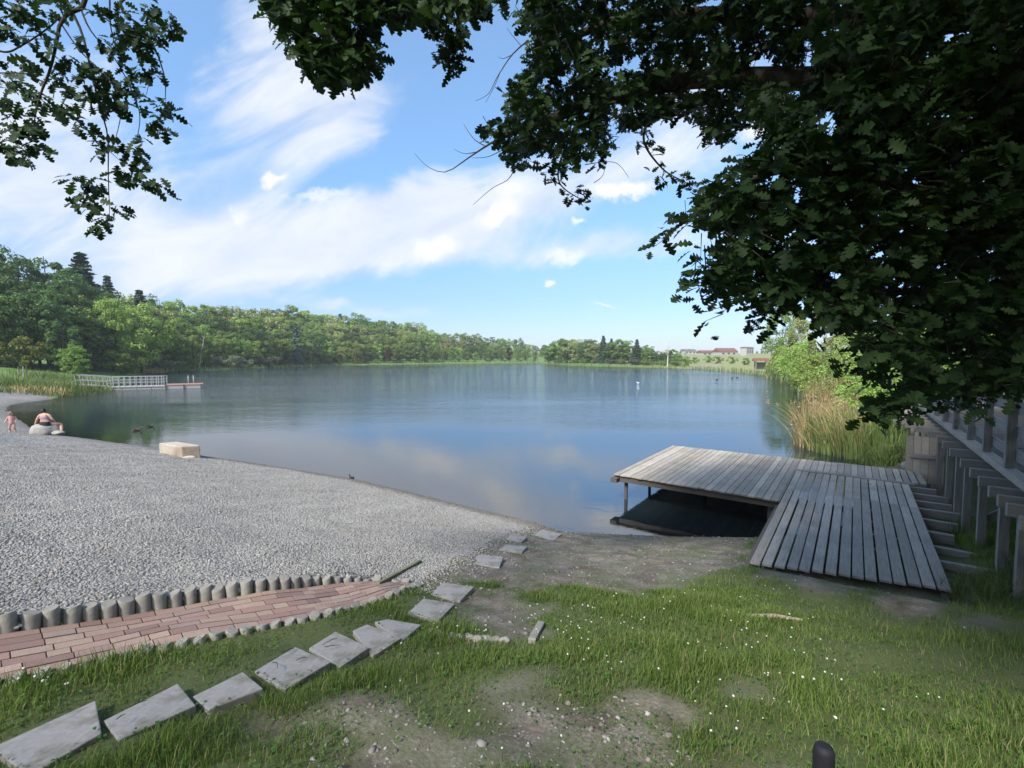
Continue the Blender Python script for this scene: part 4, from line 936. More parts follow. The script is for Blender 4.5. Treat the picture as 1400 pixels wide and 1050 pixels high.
# ------------------------------------------------------------------ grass on the near bank (uncountable)
slab_polys = [np.array([G(x, y, False)[:2] for x, y in q]) for q, _ in SL]
def grass_pts(n, x0, x1, y0, y1):
    X = rng.uniform(x0, x1, n); Y = rng.uniform(y0, y1, n); zz = gz(X, Y); g_, gr, di, d_, pth_ = zones(X, Y)
    px, py, f_ = proj(np.stack([X, Y, zz], -1))
    nz_ = .5 + .5 * np.sin(X * 2.1 + 1.7 * np.sin(Y * 1.6)) * np.cos(Y * 2.4 - X * .7); n2 = .5 + .5 * np.sin(X * 6.3 + 2 * np.sin(Y * 4.9)) * np.sin(Y * 5.7 + X * 2.2)
    dens = gr * (.35 + .65 * n2) * (.45 + .55 * nz_) + di * .26 * (n2 > .5)
    ok = (d_ > .15) & (rng.random(n) < dens) & (g_ < .5) & (pth_ < .5)
    for s_ in slab_polys: ok &= ~in_poly(s_, X, Y)
    w_ = X * W2[0] + Y * W2[1]; u_ = X * U2[0] + Y * U2[1]
    ok &= ~((w_ > -1.2) & (w_ < 1.45) & (u_ > 7.1) & (u_ < 16)); ok &= ~((px > 980) & (py > 850) & (rng.random(n) < .35))
    keep_band = (px < 560) & (py > 800)
    h = (.028 + .07 * nz_ * n2 + .035 * gr * nz_) * rng.uniform(.5, 1.4, n) * np.where(di > .5, .42, 1) * np.where(keep_band, 1.0, 1) * np.where((px > 1000) & (py > 860), .85, 1)
    X, Y, zz, h, w_, u_ = X[ok], Y[ok], zz[ok], h[ok], w_[ok], u_[ok]
    ds = np.min([pdist(s_, X, Y, True) for s_ in slab_polys], 0); h = h * (.38 + .62 * sstep(.0, .28, ds))
    return X, Y, zz, h, w_, u_
def blades(name, X, Y, zz, h, m, label, wd=.0014):
    n = len(X); th = rng.uniform(0, 6.283, n); ln = rng.uniform(.1, .75, n) * h; pa = th + rng.normal(0, .6, n) + 1.57
    w_ = wd * rng.uniform(.6, 1.5, n) * (1 + .12 * np.hypot(X, Y)); V = np.zeros((n, 5, 3))
    s = np.stack([np.cos(pa), np.sin(pa), 0 * pa], -1); b0 = np.stack([X, Y, zz - .01], -1); dr = np.stack([np.cos(th), np.sin(th), 0 * th], -1)
    mid = b0 + dr * (ln * .3)[:, None] + np.array([0, 0, 1]) * (h * .6)[:, None]; tip = b0 + dr * ln[:, None] + np.array([0, 0, 1]) * (h * .98)[:, None]
    V[:, 0] = b0 - s * w_[:, None]; V[:, 1] = b0 + s * w_[:, None]; V[:, 2] = mid + s * (w_ * .8)[:, None]; V[:, 3] = mid - s * (w_ * .8)[:, None]; V[:, 4] = tip
    k = np.arange(n)[:, None] * 5
    o = link(name, npmesh(name, V.reshape(-1, 3), [np.concatenate([k, k + 1, k + 2, k + 3], 1), np.concatenate([k + 3, k + 2, k + 4], 1)], False), m); tag(o, label, None, None, 'stuff'); return o
M['grass'] = leaf_mat('grass_blade', (.075, .138, .026, 1), (.175, .235, .06, 1), .35, objvar=0)
M['drygrass'] = leaf_mat('dry_grass_blade', (.20, .18, .09, 1), (.32, .28, .16, 1), .3, objvar=0)
M['clover'] = leaf_mat('clover_leaf', (.05, .12, .025, 1), (.09, .17, .04, 1), .3, objvar=0)
a = grass_pts(330000, -4.4, 3.2, .8, 5.2); c = grass_pts(380000, 0., 9.5, 1.2, 12.5)
XG = [np.concatenate([a[i], c[i]]) for i in range(6)]
boost = np.where((XG[4] > 1.1) & (XG[5] > 6.5), 2.0, 1); XG[3] = XG[3] * boost
sel = rng.random(len(XG[0])) < .93
blades('grass', *[x[sel] for x in XG[:4]], M['grass'], 'green grass growing over the near bank and between the slabs')
blades('dry_grass', *[x[~sel] for x in XG[:4]], M['drygrass'], 'dry pale grass stalks mixed into the bank grass')
print('grass', len(XG[0]))
k = rng.choice(len(XG[0]), 20000, replace=False); base = np.stack([XG[0][k], XG[1][k], XG[2][k] + rng.uniform(.004, .05, len(k))], -1); th = rng.uniform(0, 6.283, len(k))
V, F_ = leaf_cloud(base, np.stack([np.cos(th), np.sin(th), rng.uniform(-.1, .5, len(k))], -1), np.tile([[0, 0, 1.]], (len(k), 1)) + rng.normal(0, .3, (len(k), 3)), rng.uniform(.008, .022, len(k)), [(0, .06), (.35, .33), (.75, .36), (1, .05)])
tag(link('clover_leaves', npmesh('clover_leaves', V, [F_]), M['clover']), 'low clover leaves and weeds in the grass', None, None, 'stuff')
fl = []
for (px, py, rx, ry, k_) in ((900, 880, 170, 60, 150), (800, 850, 90, 40, 60), (1050, 920, 120, 70, 110), (760, 870, 60, 30, 45), (990, 1000, 60, 40, 30), (720, 1010, 80, 40, 25), (690, 870, 60, 20, 25), (540, 930, 120, 40, 22), (1010, 820, 90, 25, 55), (1330, 800, 50, 30, 18), (1180, 960, 120, 60, 35), (60, 945, 50, 20, 26), (600, 862, 40, 20, 18)):
    k_ = int(k_ * .28); a_ = rng.uniform(0, 6.283, k_); r_ = np.sqrt(rng.random(k_)); fl += [G(px + math.cos(u_) * rr_ * rx, min(py + math.sin(u_) * rr_ * ry, 1049)) for u_, rr_ in zip(a_, r_)]
fl = np.array(fl); nfl = len(fl); hh = rng.uniform(.06, .15, nfl); top = fl + np.stack([rng.normal(0, .015, nfl), rng.normal(0, .015, nfl), hh], -1)
V1, F1 = stick_cloud(fl, top, np.full(nfl, .0015), np.full(nfl, .001))
tag(link('clover_stems', npmesh('clover_stems', V1, [F1]), M['clover']), 'thin stems under the white clover heads', None, None, 'stuff')
sz = rng.uniform(.004, .0085, nfl); V = (IV[None] * (1 + .2 * rng.normal(size=(nfl, len(IV), 1))) * sz[:, None, None] * np.array([1, 1, .85]) + top[:, None]).reshape(-1, 3)
Fc = (IF[None] + (np.arange(nfl) * len(IV))[:, None, None]).reshape(-1, 3)
M['petal'] = plain('white_petal', (.52, .51, .46, 1), .8); tag(link('white_clover', npmesh('white_clover', V, [Fc]), M['petal']), 'white clover flower heads dotted through the grass', None, None, 'stuff')
print('grassdone', time.time() - T0)
# ------------------------------------------------------------------ the big oak, its trunk off to the right
def spline(pts, n=24):
    pts = np.array(pts, float); t_ = np.linspace(0, len(pts) - 1, n); out = []
    for u_ in t_:
        i = min(int(u_), len(pts) - 2); f = u_ - i; p0, p1, p2, p3 = pts[max(i - 1, 0)], pts[i], pts[i + 1], pts[min(i + 2, len(pts) - 1)]
        out.append(.5 * ((2 * p1) + (-p0 + p2) * f + (2 * p0 - 5 * p1 + 4 * p2 - p3) * f * f + (-p0 + 3 * p1 - 3 * p2 + p3) * f ** 3))
    return np.array(out)
tx, ty = 7.4, 1.6; tz = float(gz(tx, ty))
oak = empty('oak_tree', (tx, ty, tz), 0, 'big dark oak whose leafy boughs hang over the dock and upper right sky', 'tree')
ORG = np.array([tx, ty, tz])
trk = MB(); trk.tube(spline([(tx, ty, tz - .3), (tx + .05, ty, tz + .6), (tx - .1, ty + .05, tz + 2.5), (tx - .2, ty + .2, tz + 5), (tx - .3, ty + .1, tz + 8), (tx, ty, tz + 11)], 20) - ORG, list(np.interp(np.linspace(0, 1, 20), [0, .06, .2, .6, 1], [.62, .48, .42, .30, .08])), 12)
LIMBS = [([(7.3, 1.7, tz + 3.2)] + [tuple(D(x, y, Y)) for x, y, Y in ((1400, 128, 4.2), (1250, 112, 4.4), (1100, 108, 4.6), (960, 108, 4.9), (850, 130, 5.1), (760, 160, 5.3), (690, 185, 5.5))], .16),
         ([(7.3, 1.7, tz + 4.2)] + [tuple(D(x, y, Y)) for x, y, Y in ((1400, 10, 4.6), (1200, 25, 4.8), (1000, 20, 5.0), (860, 25, 5.2), (760, 60, 5.4))], .14),
         ([(7.3, 1.7, tz + 2.6)] + [tuple(D(x, y, Y)) for x, y, Y in ((1400, 300, 3.9), (1250, 260, 3.8), (1130, 230, 3.6), (1040, 240, 3.4), (960, 290, 3.2))], .07),
         ([(7.3, 1.7, tz + 2.3)] + [tuple(D(x, y, Y)) for x, y, Y in ((1420, 420, 4.0), (1300, 400, 3.9), (1180, 400, 3.8), (1060, 400, 3.5))], .06),
         ([(7.3, 1.6, tz + 2.2)] + [tuple(D(x, y, Y)) for x, y, Y in ((1430, 520, 3.6), (1330, 510, 3.6), (1240, 540, 3.5))], .05),
         ([(7.2, 1.7, tz + 5.5)] + [tuple(D(x, y, Y)) for x, y, Y in ((1100, -120, 4.5), (900, -90, 4.3), (700, -60, 4.1), (560, -20, 3.9), (470, 20, 3.8), (440, 70, 3.75))], .13),
         ([tuple(D(960, 108, 4.9)), tuple(D(900, 150, 4.7)), tuple(D(880, 190, 4.6)), tuple(D(905, 230, 4.6)), tuple(D(935, 248, 4.5))], .018),
         ([tuple(D(800, 150, 5.2)), tuple(D(770, 210, 5.1)), tuple(D(765, 250, 5.0)), tuple(D(798, 275, 5.0))], .016),
         ([tuple(D(740, -20, 4.3)), tuple(D(650, 0, 4.1)), tuple(D(628, 40, 4.0)), tuple(D(618, 80, 4.0))], .016)]
limb_pts = []
for L_, r_ in LIMBS:
    sp_ = spline(L_, 30); limb_pts.append(sp_); trk.tube(sp_ - ORG, list(np.linspace(r_, r_ * .22, 30)), 8)
trk.build('trunk', M['bark'], oak)
DEAD = [[(690, 185, 5.5, .016), (664, 200, 5.5, .012), (640, 216, 5.55, .008), (610, 235, 5.6, .005), (585, 228, 5.6, .003), (567, 210, 5.65, .002)], [(664, 200, 5.5, .007), (648, 190, 5.5, .004), (634, 170, 5.5, .002)], [(650, 208, 5.5, .006), (635, 210, 5.4, .003), (621, 204, 5.4, .002)], [(690, 203, 5.5, .006), (668, 214, 5.5, .004), (645, 216, 5.5, .002)],
        [(722, 55, 5.4, .010), (700, 75, 5.4, .007), (680, 105, 5.4, .005), (668, 128, 5.4, .003), (650, 138, 5.4, .002)], [(700, 75, 5.4, .005), (688, 80, 5.4, .003), (682, 78, 5.4, .002)], [(684, 98, 5.4, .004), (676, 118, 5.4, .003), (664, 140, 5.4, .002)], [(712, 62, 5.4, .004), (700, 48, 5.4, .003), (693, 38, 5.4, .002)],
        [(704, 228, 5.2, .006), (695, 245, 5.2, .004), (672, 258, 5.2, .003), (647, 280, 5.2, .002)], [(800, 225, 5.0, .005), (840, 222, 5.0, .003), (860, 243, 5.0, .002)], [(812, 250, 5, .004), (824, 240, 5, .003), (828, 222, 5, .002)]]
for grp_ in ((0, 1, 2, 3), (4, 5, 6, 7), (8,), (9,), (10,)):
    dt = MB()
    for L_ in [DEAD[k] for k in grp_]:
        sp_ = spline([tuple(D(x, y, Y)) for x, y, Y, _ in L_], 14); dt.tube(sp_ - ORG, list(np.interp(np.linspace(0, len(L_) - 1, 14), range(len(L_)), [r_ for *_, r_ in L_])), 5)
    dt.build('dead_twig', M['twig'], oak)
POLYS = [([(375, -40), (368, 12), (385, 38), (402, 50), (412, 82), (430, 97), (450, 108), (472, 120), (492, 108), (512, 96), (522, 68), (514, 40), (535, 22), (560, 30), (600, 22), (648, 20), (690, 6), (720, -40)], 3.4, 4.3, 290, 0.),
         ([(606, 38), (640, 22), (648, 55), (634, 62), (628, 75), (616, 92), (604, 80)], 3.8, 4.1, 12, 0.),
         ([(720, -40), (714, 30), (738, 62), (722, 95), (704, 100), (692, 130), (702, 152), (668, 172), (660, 184), (690, 200), (684, 230), (708, 232), (722, 214), (742, 210), (772, 226), (800, 202), (832, 206), (850, 168), (880, 170), (925, 150), (968, 178), (982, 198), (1005, 170), (1045, 158), (1060, 190), (1100, 190), (1100, -40)], 4.3, 6.4, 1200, .0),
         ([(1040, 120), (1048, 205), (1010, 225), (985, 245), (960, 270), (932, 296), (935, 306), (985, 300), (1000, 330), (985, 352), (945, 388), (945, 400), (990, 400), (1020, 385), (1040, 420), (1075, 415), (1090, 395), (1110, 430), (1150, 440), (1180, 440), (1180, 120)], 2.9, 4.4, 420, .0),
         ([(1100, -40), (1100, 400), (1150, 425), (1215, 455), (1235, 500), (1238, 548), (1262, 556), (1300, 548), (1330, 560), (1345, 540), (1400, 540), (1480, 540), (1520, -40)], 2.9, 6.2, 1850, .0),
         ([(1090, 395), (1110, 430), (1150, 440), (1195, 470), (1165, 485), (1200, 520), (1210, 545), (1190, 545), (1215, 575), (1240, 570), (1250, 545), (1240, 460), (1150, 410)], 2.9, 4.0, 48, .0),
         ([(1120, 60), (1120, 380), (1220, 430), (1265, 530), (1480, 525), (1480, -40), (1150, -40)], 3.2, 6.8, 1500, .0)]
HOLES = [(1043, 90, 17, 14), (1134, 168, 11, 24), (1150, 30, 8, 6), (1110, 62, 8, 8), (1190, 245, 8, 7), (950, 120, 10, 6), (800, 45, 5, 8), (975, 5, 12, 8), (1300, 52, 12, 6), (1250, 250, 7, 6), (1020, 185, 15, 10), (1010, 60, 6, 6), (905, 20, 6, 5), (1080, 120, 7, 4), (1225, 95, 7, 5), (1320, 45, 9, 6), (1130, 225, 8, 6), (1060, 240, 9, 7), (1090, 270, 7, 8), (1160, 290, 6, 6), (1110, 330, 8, 6), (1200, 350, 8, 6), (1145, 375, 8, 7), (1230, 400, 9, 7), (1300, 300, 5, 5), (1345, 250, 6, 4), (1190, 150, 6, 6), (1275, 160, 7, 5), (830, 60, 6, 7), (870, 90, 5, 6), (770, 110, 6, 5), (1260, 455, 9, 6), (1225, 515, 9, 8), (1290, 500, 7, 6)]
SPR = [(752, 240, 5.05, 5), (765, 252, 5, 5), (785, 268, 5, 6), (800, 275, 5, 6), (795, 258, 5, 5), (738, 236, 5.1, 4), (760, 225, 5.1, 5), (815, 225, 5.1, 5), (880, 180, 4.6, 4), (872, 195, 4.6, 5), (895, 205, 4.6, 4), (905, 242, 4.6, 4), (925, 245, 4.5, 6), (938, 250, 4.5, 6), (955, 258, 4.4, 5), (975, 255, 4.2, 5), (900, 228, 4.6, 3), (617, 88, 4, 4), (628, 60, 4, 5),
       (905, 322, 3.2, 5), (925, 308, 3.2, 5), (945, 300, 3.2, 6), (893, 338, 3.2, 3), (958, 352, 3.2, 6), (975, 340, 3.2, 6), (948, 385, 3.3, 5), (965, 372, 3.3, 6), (968, 425, 3.3, 4), (985, 408, 3.3, 6), (1002, 390, 3.3, 6), (962, 440, 3.3, 2), (1028, 430, 3.4, 6), (1030, 455, 3.4, 4), (1045, 440, 3.4, 5), (1060, 425, 3.4, 6), (1085, 412, 3.5, 6), (1130, 455, 3.5, 5), (1155, 495, 3.4, 5), (1180, 510, 3.3, 4), (1172, 572, 3.2, 3), (1205, 585, 3.2, 3), (1330, 570, 2.9, 4), (1385, 545, 2.9, 5)]
def clusters_from(polys, spr, holes):
    C, cnt = [], []
    for poly, y0, y1, n, _ in polys:
        a_ = np.array(poly); lo, hi = a_.min(0), a_.max(0); got = 0
        while got < n:
            q = rng.uniform(lo, hi, (n * 2, 2)); ok = in_poly(a_, q[:, 0], q[:, 1])
            for hx, hy, rx, ry in holes: ok &= ((q[:, 0] - hx) / (rx + 8)) ** 2 + ((q[:, 1] - hy) / (ry + 8)) ** 2 > 1
            q = q[ok][:n - got]; got += len(q); Y = rng.uniform(y0, y1, len(q)); C.append(D(q[:, 0], q[:, 1], Y)); cnt.append(rng.integers(6, 11, len(q)))
    if spr: s_ = np.array(spr); C.append(D(s_[:, 0], s_[:, 1], s_[:, 2])); cnt.append(s_[:, 3].astype(int) + 1)
    return np.concatenate(C), np.concatenate(cnt)
def oak_leaves(C, cnt, Lm=.12, spread=.035, holes=()):
    i = np.repeat(np.arange(len(C)), cnt); n = len(i)
    th = rng.uniform(0, 6.283, n); ax = unit(rng.normal(size=(len(C), 3)) * np.array([1, 1, .5]))
    d = np.stack([np.cos(th), np.sin(th), rng.normal(-.25, .38, n)], -1) + ax[i] * .55
    nr = np.array([0, -.45, .75]) + rng.normal(0, .5, (n, 3)); base = C[i] + rng.normal(0, spread, (n, 3)) ; L = Lm * rng.uniform(.65, 1.25, n)
    if len(holes):
        px, py, _ = proj(base + unit(d) * (L * .6)[:, None]); ok = np.ones(n, bool)
        for hx, hy, rx, ry in holes: ok &= ((px - hx) / rx) ** 2 + ((py - hy) / ry) ** 2 > 1
        base, d, nr, L = base[ok], d[ok], nr[ok], L[ok]
    return base, d, nr, L
C, cnt = clusters_from(POLYS, SPR, HOLES)
B_, D_, N_, L_ = oak_leaves(C, cnt, holes=HOLES)
V, F_ = leaf_cloud(B_, D_, N_, L_, OAK)
# upper crown outside the frame: unseen leaf tufts added to shade the foreground
def over_crown(n, lo, hi, cen, rad):
    p = rng.uniform(lo, hi, (n * 4, 3)); p = p[(((p - cen) / rad) ** 2).sum(1) < 1]; px, py, f_ = proj(p)
    fwd = p[:, 1] * CP - (p[:, 2] - H) * SP > .05
    vis = fwd & (px > -130) & (px < 1530) & (py > -120) & (py < 1130); far_ = np.linalg.norm(p - np.array([0, 0, H]), axis=1) > 2.6; return p[~vis & far_][:n]
C2 = over_crown(5400, (-.5, -5.5, 4.6), (12.5, 8.5, 12.5), np.array([6.2, 1.6, 8.2]), np.array([7.6, 7.0, 4.0])); cnt2 = np.full(len(C2), 6)
b2, d2, n2, l2 = oak_leaves(C2, cnt2, .17, .12)
V2, F2 = leaf_cloud(b2, d2, n2, l2, [(0, .02), (.3, .24), (.7, .3), (1, .03)])
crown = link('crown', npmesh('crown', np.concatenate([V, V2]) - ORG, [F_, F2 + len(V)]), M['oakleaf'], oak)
# leaf twigs joining each leaf tuft back to the nearest limb
LP = np.concatenate(limb_pts)
def twig_cloud(C, LP, maxlen):
    near = np.zeros((len(C), 3))
    for a0 in range(0, len(C), 500):
        dd = ((C[a0:a0 + 500, None] - LP[None]) ** 2).sum(2); near[a0:a0 + 500] = LP[dd.argmin(1)]
    v = near - C; L = np.linalg.norm(v, axis=1, keepdims=True); end = C + v / np.maximum(L, 1e-6) * np.minimum(L, maxlen * rng.uniform(.5, 1.2, (len(C), 1))); return stick_cloud(C, end, np.full(len(C), .0015), np.full(len(C), .004))
V, F_ = twig_cloud(C, LP, .2); link('twigs', npmesh('twigs', V - ORG, [F_]), M['twig'], oak)
# ---- second oak behind the viewer on the left: its hanging sprays in the upper left
ORG2 = np.array([-5.2, -2.6, float(gz(-5.2, -2.6))])
oak2 = empty('oak_tree', tuple(ORG2), 0, 'oak whose thin hanging sprays of lobed leaves fill the upper left corner', 'tree')
tk = MB(); tk.tube(spline([ORG2 + (0, 0, -.3), ORG2 + (0, .05, 2), ORG2 + (.1, .3, 4.5), ORG2 + (.2, .3, 8)], 14) - ORG2, list(np.linspace(.4, .08, 14)), 10)
hub = ORG2 + np.array([.1, .4, 5.2])
BR = [([(60, -90, 3.6, .03), (82, -20, 3.6, .012), (110, 40, 3.6, .009), (122, 85, 3.6, .008), (135, 140, 3.6, .007), (147, 185, 3.6, .005), (148, 240, 3.6, .004), (150, 295, 3.6, .002)], [hub, (-3.6, 1.2, 7.2)]),
      ([(95, -60, 3.4, .02), (82, 30, 3.4, .012), (70, 90, 3.4, .009), (55, 130, 3.4, .007), (48, 160, 3.4, .004), (42, 195, 3.4, .002)], [hub, (-3.2, 1.4, 7.0)]),
      ([(140, -70, 3.7, .018), (165, 10, 3.7, .009), (192, 35, 3.7, .007), (210, 62, 3.7, .006), (225, 105, 3.7, .004), (226, 138, 3.7, .002)], [hub, (-3.0, 1.6, 7.4)]),
      ([(-60, 40, 3.3, .014), (0, 70, 3.3, .007), (30, 62, 3.3, .006), (70, 35, 3.3, .005), (82, 20, 3.3, .004)], None),
      ([(82, 30, 3.5, .006), (110, 70, 3.5, .005), (150, 110, 3.5, .004), (165, 150, 3.5, .003), (158, 190, 3.6, .002)], None),
      ([(95, -40, 3.6, .008), (120, 35, 3.6, .006), (160, 85, 3.6, .004), (190, 150, 3.6, .003), (186, 195, 3.6, .002)], None),
      ([(150, 0, 3.7, .006), (152, 40, 3.7, .004), (165, 85, 3.7, .003)], None), ([(-30, 100, 3.3, .005), (30, 100, 3.3, .004), (60, 103, 3.3, .002)], None), ([(148, 205, 3.6, .003), (165, 220, 3.6, .002), (185, 232, 3.6, .0015)], None), ([(148, 262, 3.6, .003), (128, 274, 3.6, .002), (108, 280, 3.6, .0015)], None), ([(-20, 200, 3.2, .004), (10, 192, 3.2, .003), (28, 184, 3.2, .002)], None),
      ([(210, 62, 3.7, .003), (206, 100, 3.7, .002), (200, 130, 3.7, .0015)], None)]
for L_, pre in BR:
    pts_ = [tuple(D(x, y, Y)) for x, y, Y, _ in L_]; rr = [r_ for *_, r_ in L_]
    if pre: pts_ = [tuple(p_) for p_ in pre] + pts_; rr = [.09, .05] + rr
    sp_ = spline(pts_, 26); tk.tube(sp_ - ORG2, list(np.interp(np.linspace(0, len(rr) - 1, 26), range(len(rr)), rr)), 6)
tk.build('trunk', M['bark'], oak2)
S2 = [(150, 300, 4), (140, 310, 6), (158, 285, 5), (108, 278, 6), (128, 288, 6), (120, 270, 4), (100, 245, 4), (120, 250, 6), (135, 252, 5), (165, 235, 6), (185, 240, 6), (205, 248, 6), (215, 250, 4), (190, 228, 4), (135, 190, 7), (150, 200, 6), (188, 195, 6), (180, 205, 5), (190, 215, 2), (220, 150, 7), (232, 152, 5), (210, 165, 6), (222, 180, 6), (240, 155, 4), (38, 200, 7), (55, 208, 6), (30, 212, 5), (68, 205, 5), (4, 195, 6), (10, 188, 4), (200, 80, 7), (192, 95, 6), (210, 95, 6), (178, 60, 8), (190, 45, 8), (170, 45, 7), (200, 55, 8), (160, 70, 6), (218, 40, 7), (230, 30, 6), (200, 20, 6), (228, 22, 5), (210, 8, 6), (140, 55, 5), (150, 30, 6), (135, 10, 6), (165, 15, 4), (100, 90, 7), (85, 95, 7), (120, 100, 8), (75, 110, 6), (130, 115, 8), (110, 125, 7), (150, 130, 8), (165, 120, 7), (160, 145, 7), (145, 100, 7), (175, 110, 6), (190, 130, 6), (30, 120, 7), (10, 120, 8), (45, 130, 7), (60, 140, 7), (80, 145, 7), (95, 155, 6), (105, 165, 5), (20, 150, 6), (20, 170, 6), (35, 165, 6), (55, 165, 6), (40, 178, 5), (5, 30, 8), (20, 20, 8), (10, 5, 8), (40, 30, 7), (50, 45, 6), (30, 10, 8), (65, 20, 6), (0, 50, 4), (35, 85, 6), (42, 82, 5), (5, 85, 4), (95, 10, 6), (110, 55, 4), (75, 5, 5), (70, 55, 4), (-10, 140, 7), (-15, 30, 7), (130, 140, 6), (120, 88, 6), (95, 120, 6), (5, 135, 7)]
s_ = np.array(S2, float); C = D(s_[:, 0], s_[:, 1], rng.uniform(3.2, 3.75, len(s_))); cnt = s_[:, 2].astype(int) + 1
C = np.concatenate([C, C + rng.normal(0, .035, C.shape)]); cnt = np.concatenate([cnt, np.maximum(cnt - 4, 1)])
B_, D_, N_, L_ = oak_leaves(C, cnt, .098, .02); D_[:, 2] -= .25
V, F_ = leaf_cloud(B_, D_, N_, L_, OAK)
C2 = over_crown(130, (-9, -6.5, 5.0), (-1.2, 2.0, 9.5), np.array([-5.0, -2.2, 7.2]), np.array([4.2, 4.2, 2.6])); b2, d2, n2, l2 = oak_leaves(C2, np.full(len(C2), 6), .16, .12); V2, F2 = leaf_cloud(b2, d2, n2, l2, [(0, .02), (.3, .24), (.7, .3), (1, .03)])
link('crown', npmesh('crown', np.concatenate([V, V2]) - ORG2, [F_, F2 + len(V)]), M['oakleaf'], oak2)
print('oaks', time.time() - T0)
# ------------------------------------------------------------------ pontoon with railings
M['alu'] = plain('aluminium', (.36, .37, .38, 1), .45, .5, .06, 4, .3); M['float'] = plain('float_plastic', (.34, .34, .335, 1), .7); M['reddeck'] = plain('red_deck', (.34, .17, .125, 1), .8)
A_, B_, C_ = P(146, 533.5, 0), P(226, 531.5, 0), P(277, 530, 0); S_ = P(103, 529, .45)
ang = math.atan2(C_[1] - A_[1], C_[0] - A_[0]); LT = np.linalg.norm(C_ - A_); LBr = np.linalg.norm(B_ - A_)
pn = empty('pontoon', (A_[0], A_[1], 0), ang, 'floating white railed pontoon with gangway and red swimming deck', 'pontoon')
pd = 2.2
b = MB(); b.box((LBr / 2, pd / 2, .27), (LBr, pd + .06, .075)); b.build('walkway_deck', M['float'], pn)
b = MB()
for k in range(4): b.box((LBr * (k + .5) / 4, pd / 2, .10), (LBr / 4 * .97, pd * .98, .26))
b.build('float', M['float'], pn)
b = MB(); b.box(((LBr + LT) / 2, pd / 2 - .2, .40), (LT - LBr, pd + .4, .07)); b.build('swim_deck', M['reddeck'], pn)
b = MB(); b.box(((LBr + LT) / 2, pd / 2 - .2, .18), (LT - LBr - .05, pd + .3, .36)); b.build('float', M['alu'], pn)
b = MB()
for fx in (.02, .5, .97): b.box((LBr + (LT - LBr) * fx, -.42, .2), (.1, .06, .5))
b.build('fender', M['darkwood'], pn)
for yy in (.06, pd - .06):
    rb = MB()
    for zz in (.72, 1.02, 1.36): rb.tube([(.05, yy, zz), (LBr - .1, yy, zz)], .026, 6)
    ro = rb.build('railing', M['alu'], pn)
    for k in range(11):
        b = MB(); b.tube([(.08 + (LBr - .2) * k / 10, yy, .3), (.08 + (LBr - .2) * k / 10, yy, 1.36)], .04, 6); b.build('railing_post', M['alu'], ro)
ca, sa = math.cos(-ang), math.sin(-ang); v = S_ - A_; sx_, sy_ = v[0] * ca - v[1] * sa, v[0] * sa + v[1] * ca
gw = MB(); gw.bar((sx_, sy_ + pd / 2, .62), (0, pd / 2, .36), 1.7, .08); gwo = gw.build('gangway', M['float'], pn)
for yy in (.3, pd - .3):
    rb = MB()
    for zz in (.5, 1.02): rb.tube([(sx_, sy_ + yy, .62 + zz), (0, yy, .36 + zz)], .04, 6)
    ro = rb.build('gangway_railing', M['alu'], pn)
    for k in range(5):
        f = k / 4; b = MB(); b.tube([(sx_ * (1 - f), sy_ * (1 - f) + yy, .62 - .26 * f), (sx_ * (1 - f) - .12, sy_ * (1 - f) + yy, 1.64 - .26 * f)], .04, 6); b.build('railing_post', M['alu'], ro)
b = MB()
for dx_ in (0, .5): b.tube([(LBr + (LT - LBr) * .55 + dx_, pd - .1, .45), (LBr + (LT - LBr) * .55 + dx_, pd - .1, 1.35), (LBr + (LT - LBr) * .55 + dx_, pd + .25, 1.35), (LBr + (LT - LBr) * .55 + dx_, pd + .3, .2)], .03, 6)
b.build('ladder', M['alu'], pn)
# ------------------------------------------------------------------ people, birds
def skin(name, joints, edges, m, parent, levels=2):
    bm = bmesh.new(); lay = bm.verts.layers.skin.verify(); vs = []
    for k, (co, r_) in enumerate(joints):
        v_ = bm.verts.new(co); s_ = v_[lay]; s_.radius = r_ if hasattr(r_, '__len__') else (r_, r_); s_.use_root = k == 0; vs.append(v_)
    for a0, b0 in edges: bm.edges.new((vs[a0], vs[b0]))
    me_ = bpy.data.meshes.new(name); bm.to_mesh(me_); bm.free()
    o = bpy.data.objects.new(name, me_); COL.objects.link(o); o.modifiers.new('s', 'SKIN'); ss = o.modifiers.new('d', 'SUBSURF'); ss.levels = levels; ss.render_levels = levels
    dg = bpy.context.evaluated_depsgraph_get(); me2 = bpy.data.meshes.new_from_object(o.evaluated_get(dg)); bpy.data.objects.remove(o); bpy.data.meshes.remove(me_)
    me2.name = name; me2.polygons.foreach_set('use_smooth', [True] * len(me2.polygons)); me2.materials.clear(); return link(name, me2, m, parent)
def shell(name, rings, m, parent, n=18):
    b = MB(); vs = [(cx + rx * math.cos(6.2832 * k / n), cy + ry * math.sin(6.2832 * k / n), z) for cx, cy, z, rx, ry in rings for k in range(n)]
    b.add(vs, [(i * n + k, i * n + (k + 1) % n, (i + 1) * n + (k + 1) % n, (i + 1) * n + k) for i in range(len(rings) - 1) for k in range(n)], True)
    b.add(vs[:n], [tuple(range(n))[::-1]]); b.add(vs[-n:], [tuple(range(n))]); return b.build(name, m, parent)
M['skin'] = plain('skin', (.52, .31, .235, 1), .6, .3, .06); M['lilac'] = plain('lilac_fabric', (.30, .24, .33, 1), .8); M['black'] = plain('black_fabric', (.02, .02, .025, 1), .8); M['hair'] = plain('dark_hair', (.03, .018, .014, 1), .6); M['pink'] = plain('pink_swimsuit', (.48, .27, .30, 1), .8); M['brownhat'] = plain('brown_hat', (.17, .12, .085, 1), .8)
bx, by = bo[0], bo[1] + .4
wm = empty('person', (bx + .06, by - .05, zbo + .37), .1, 'woman with dark tied hair in lilac top and black shorts sitting on boulder', 'person')
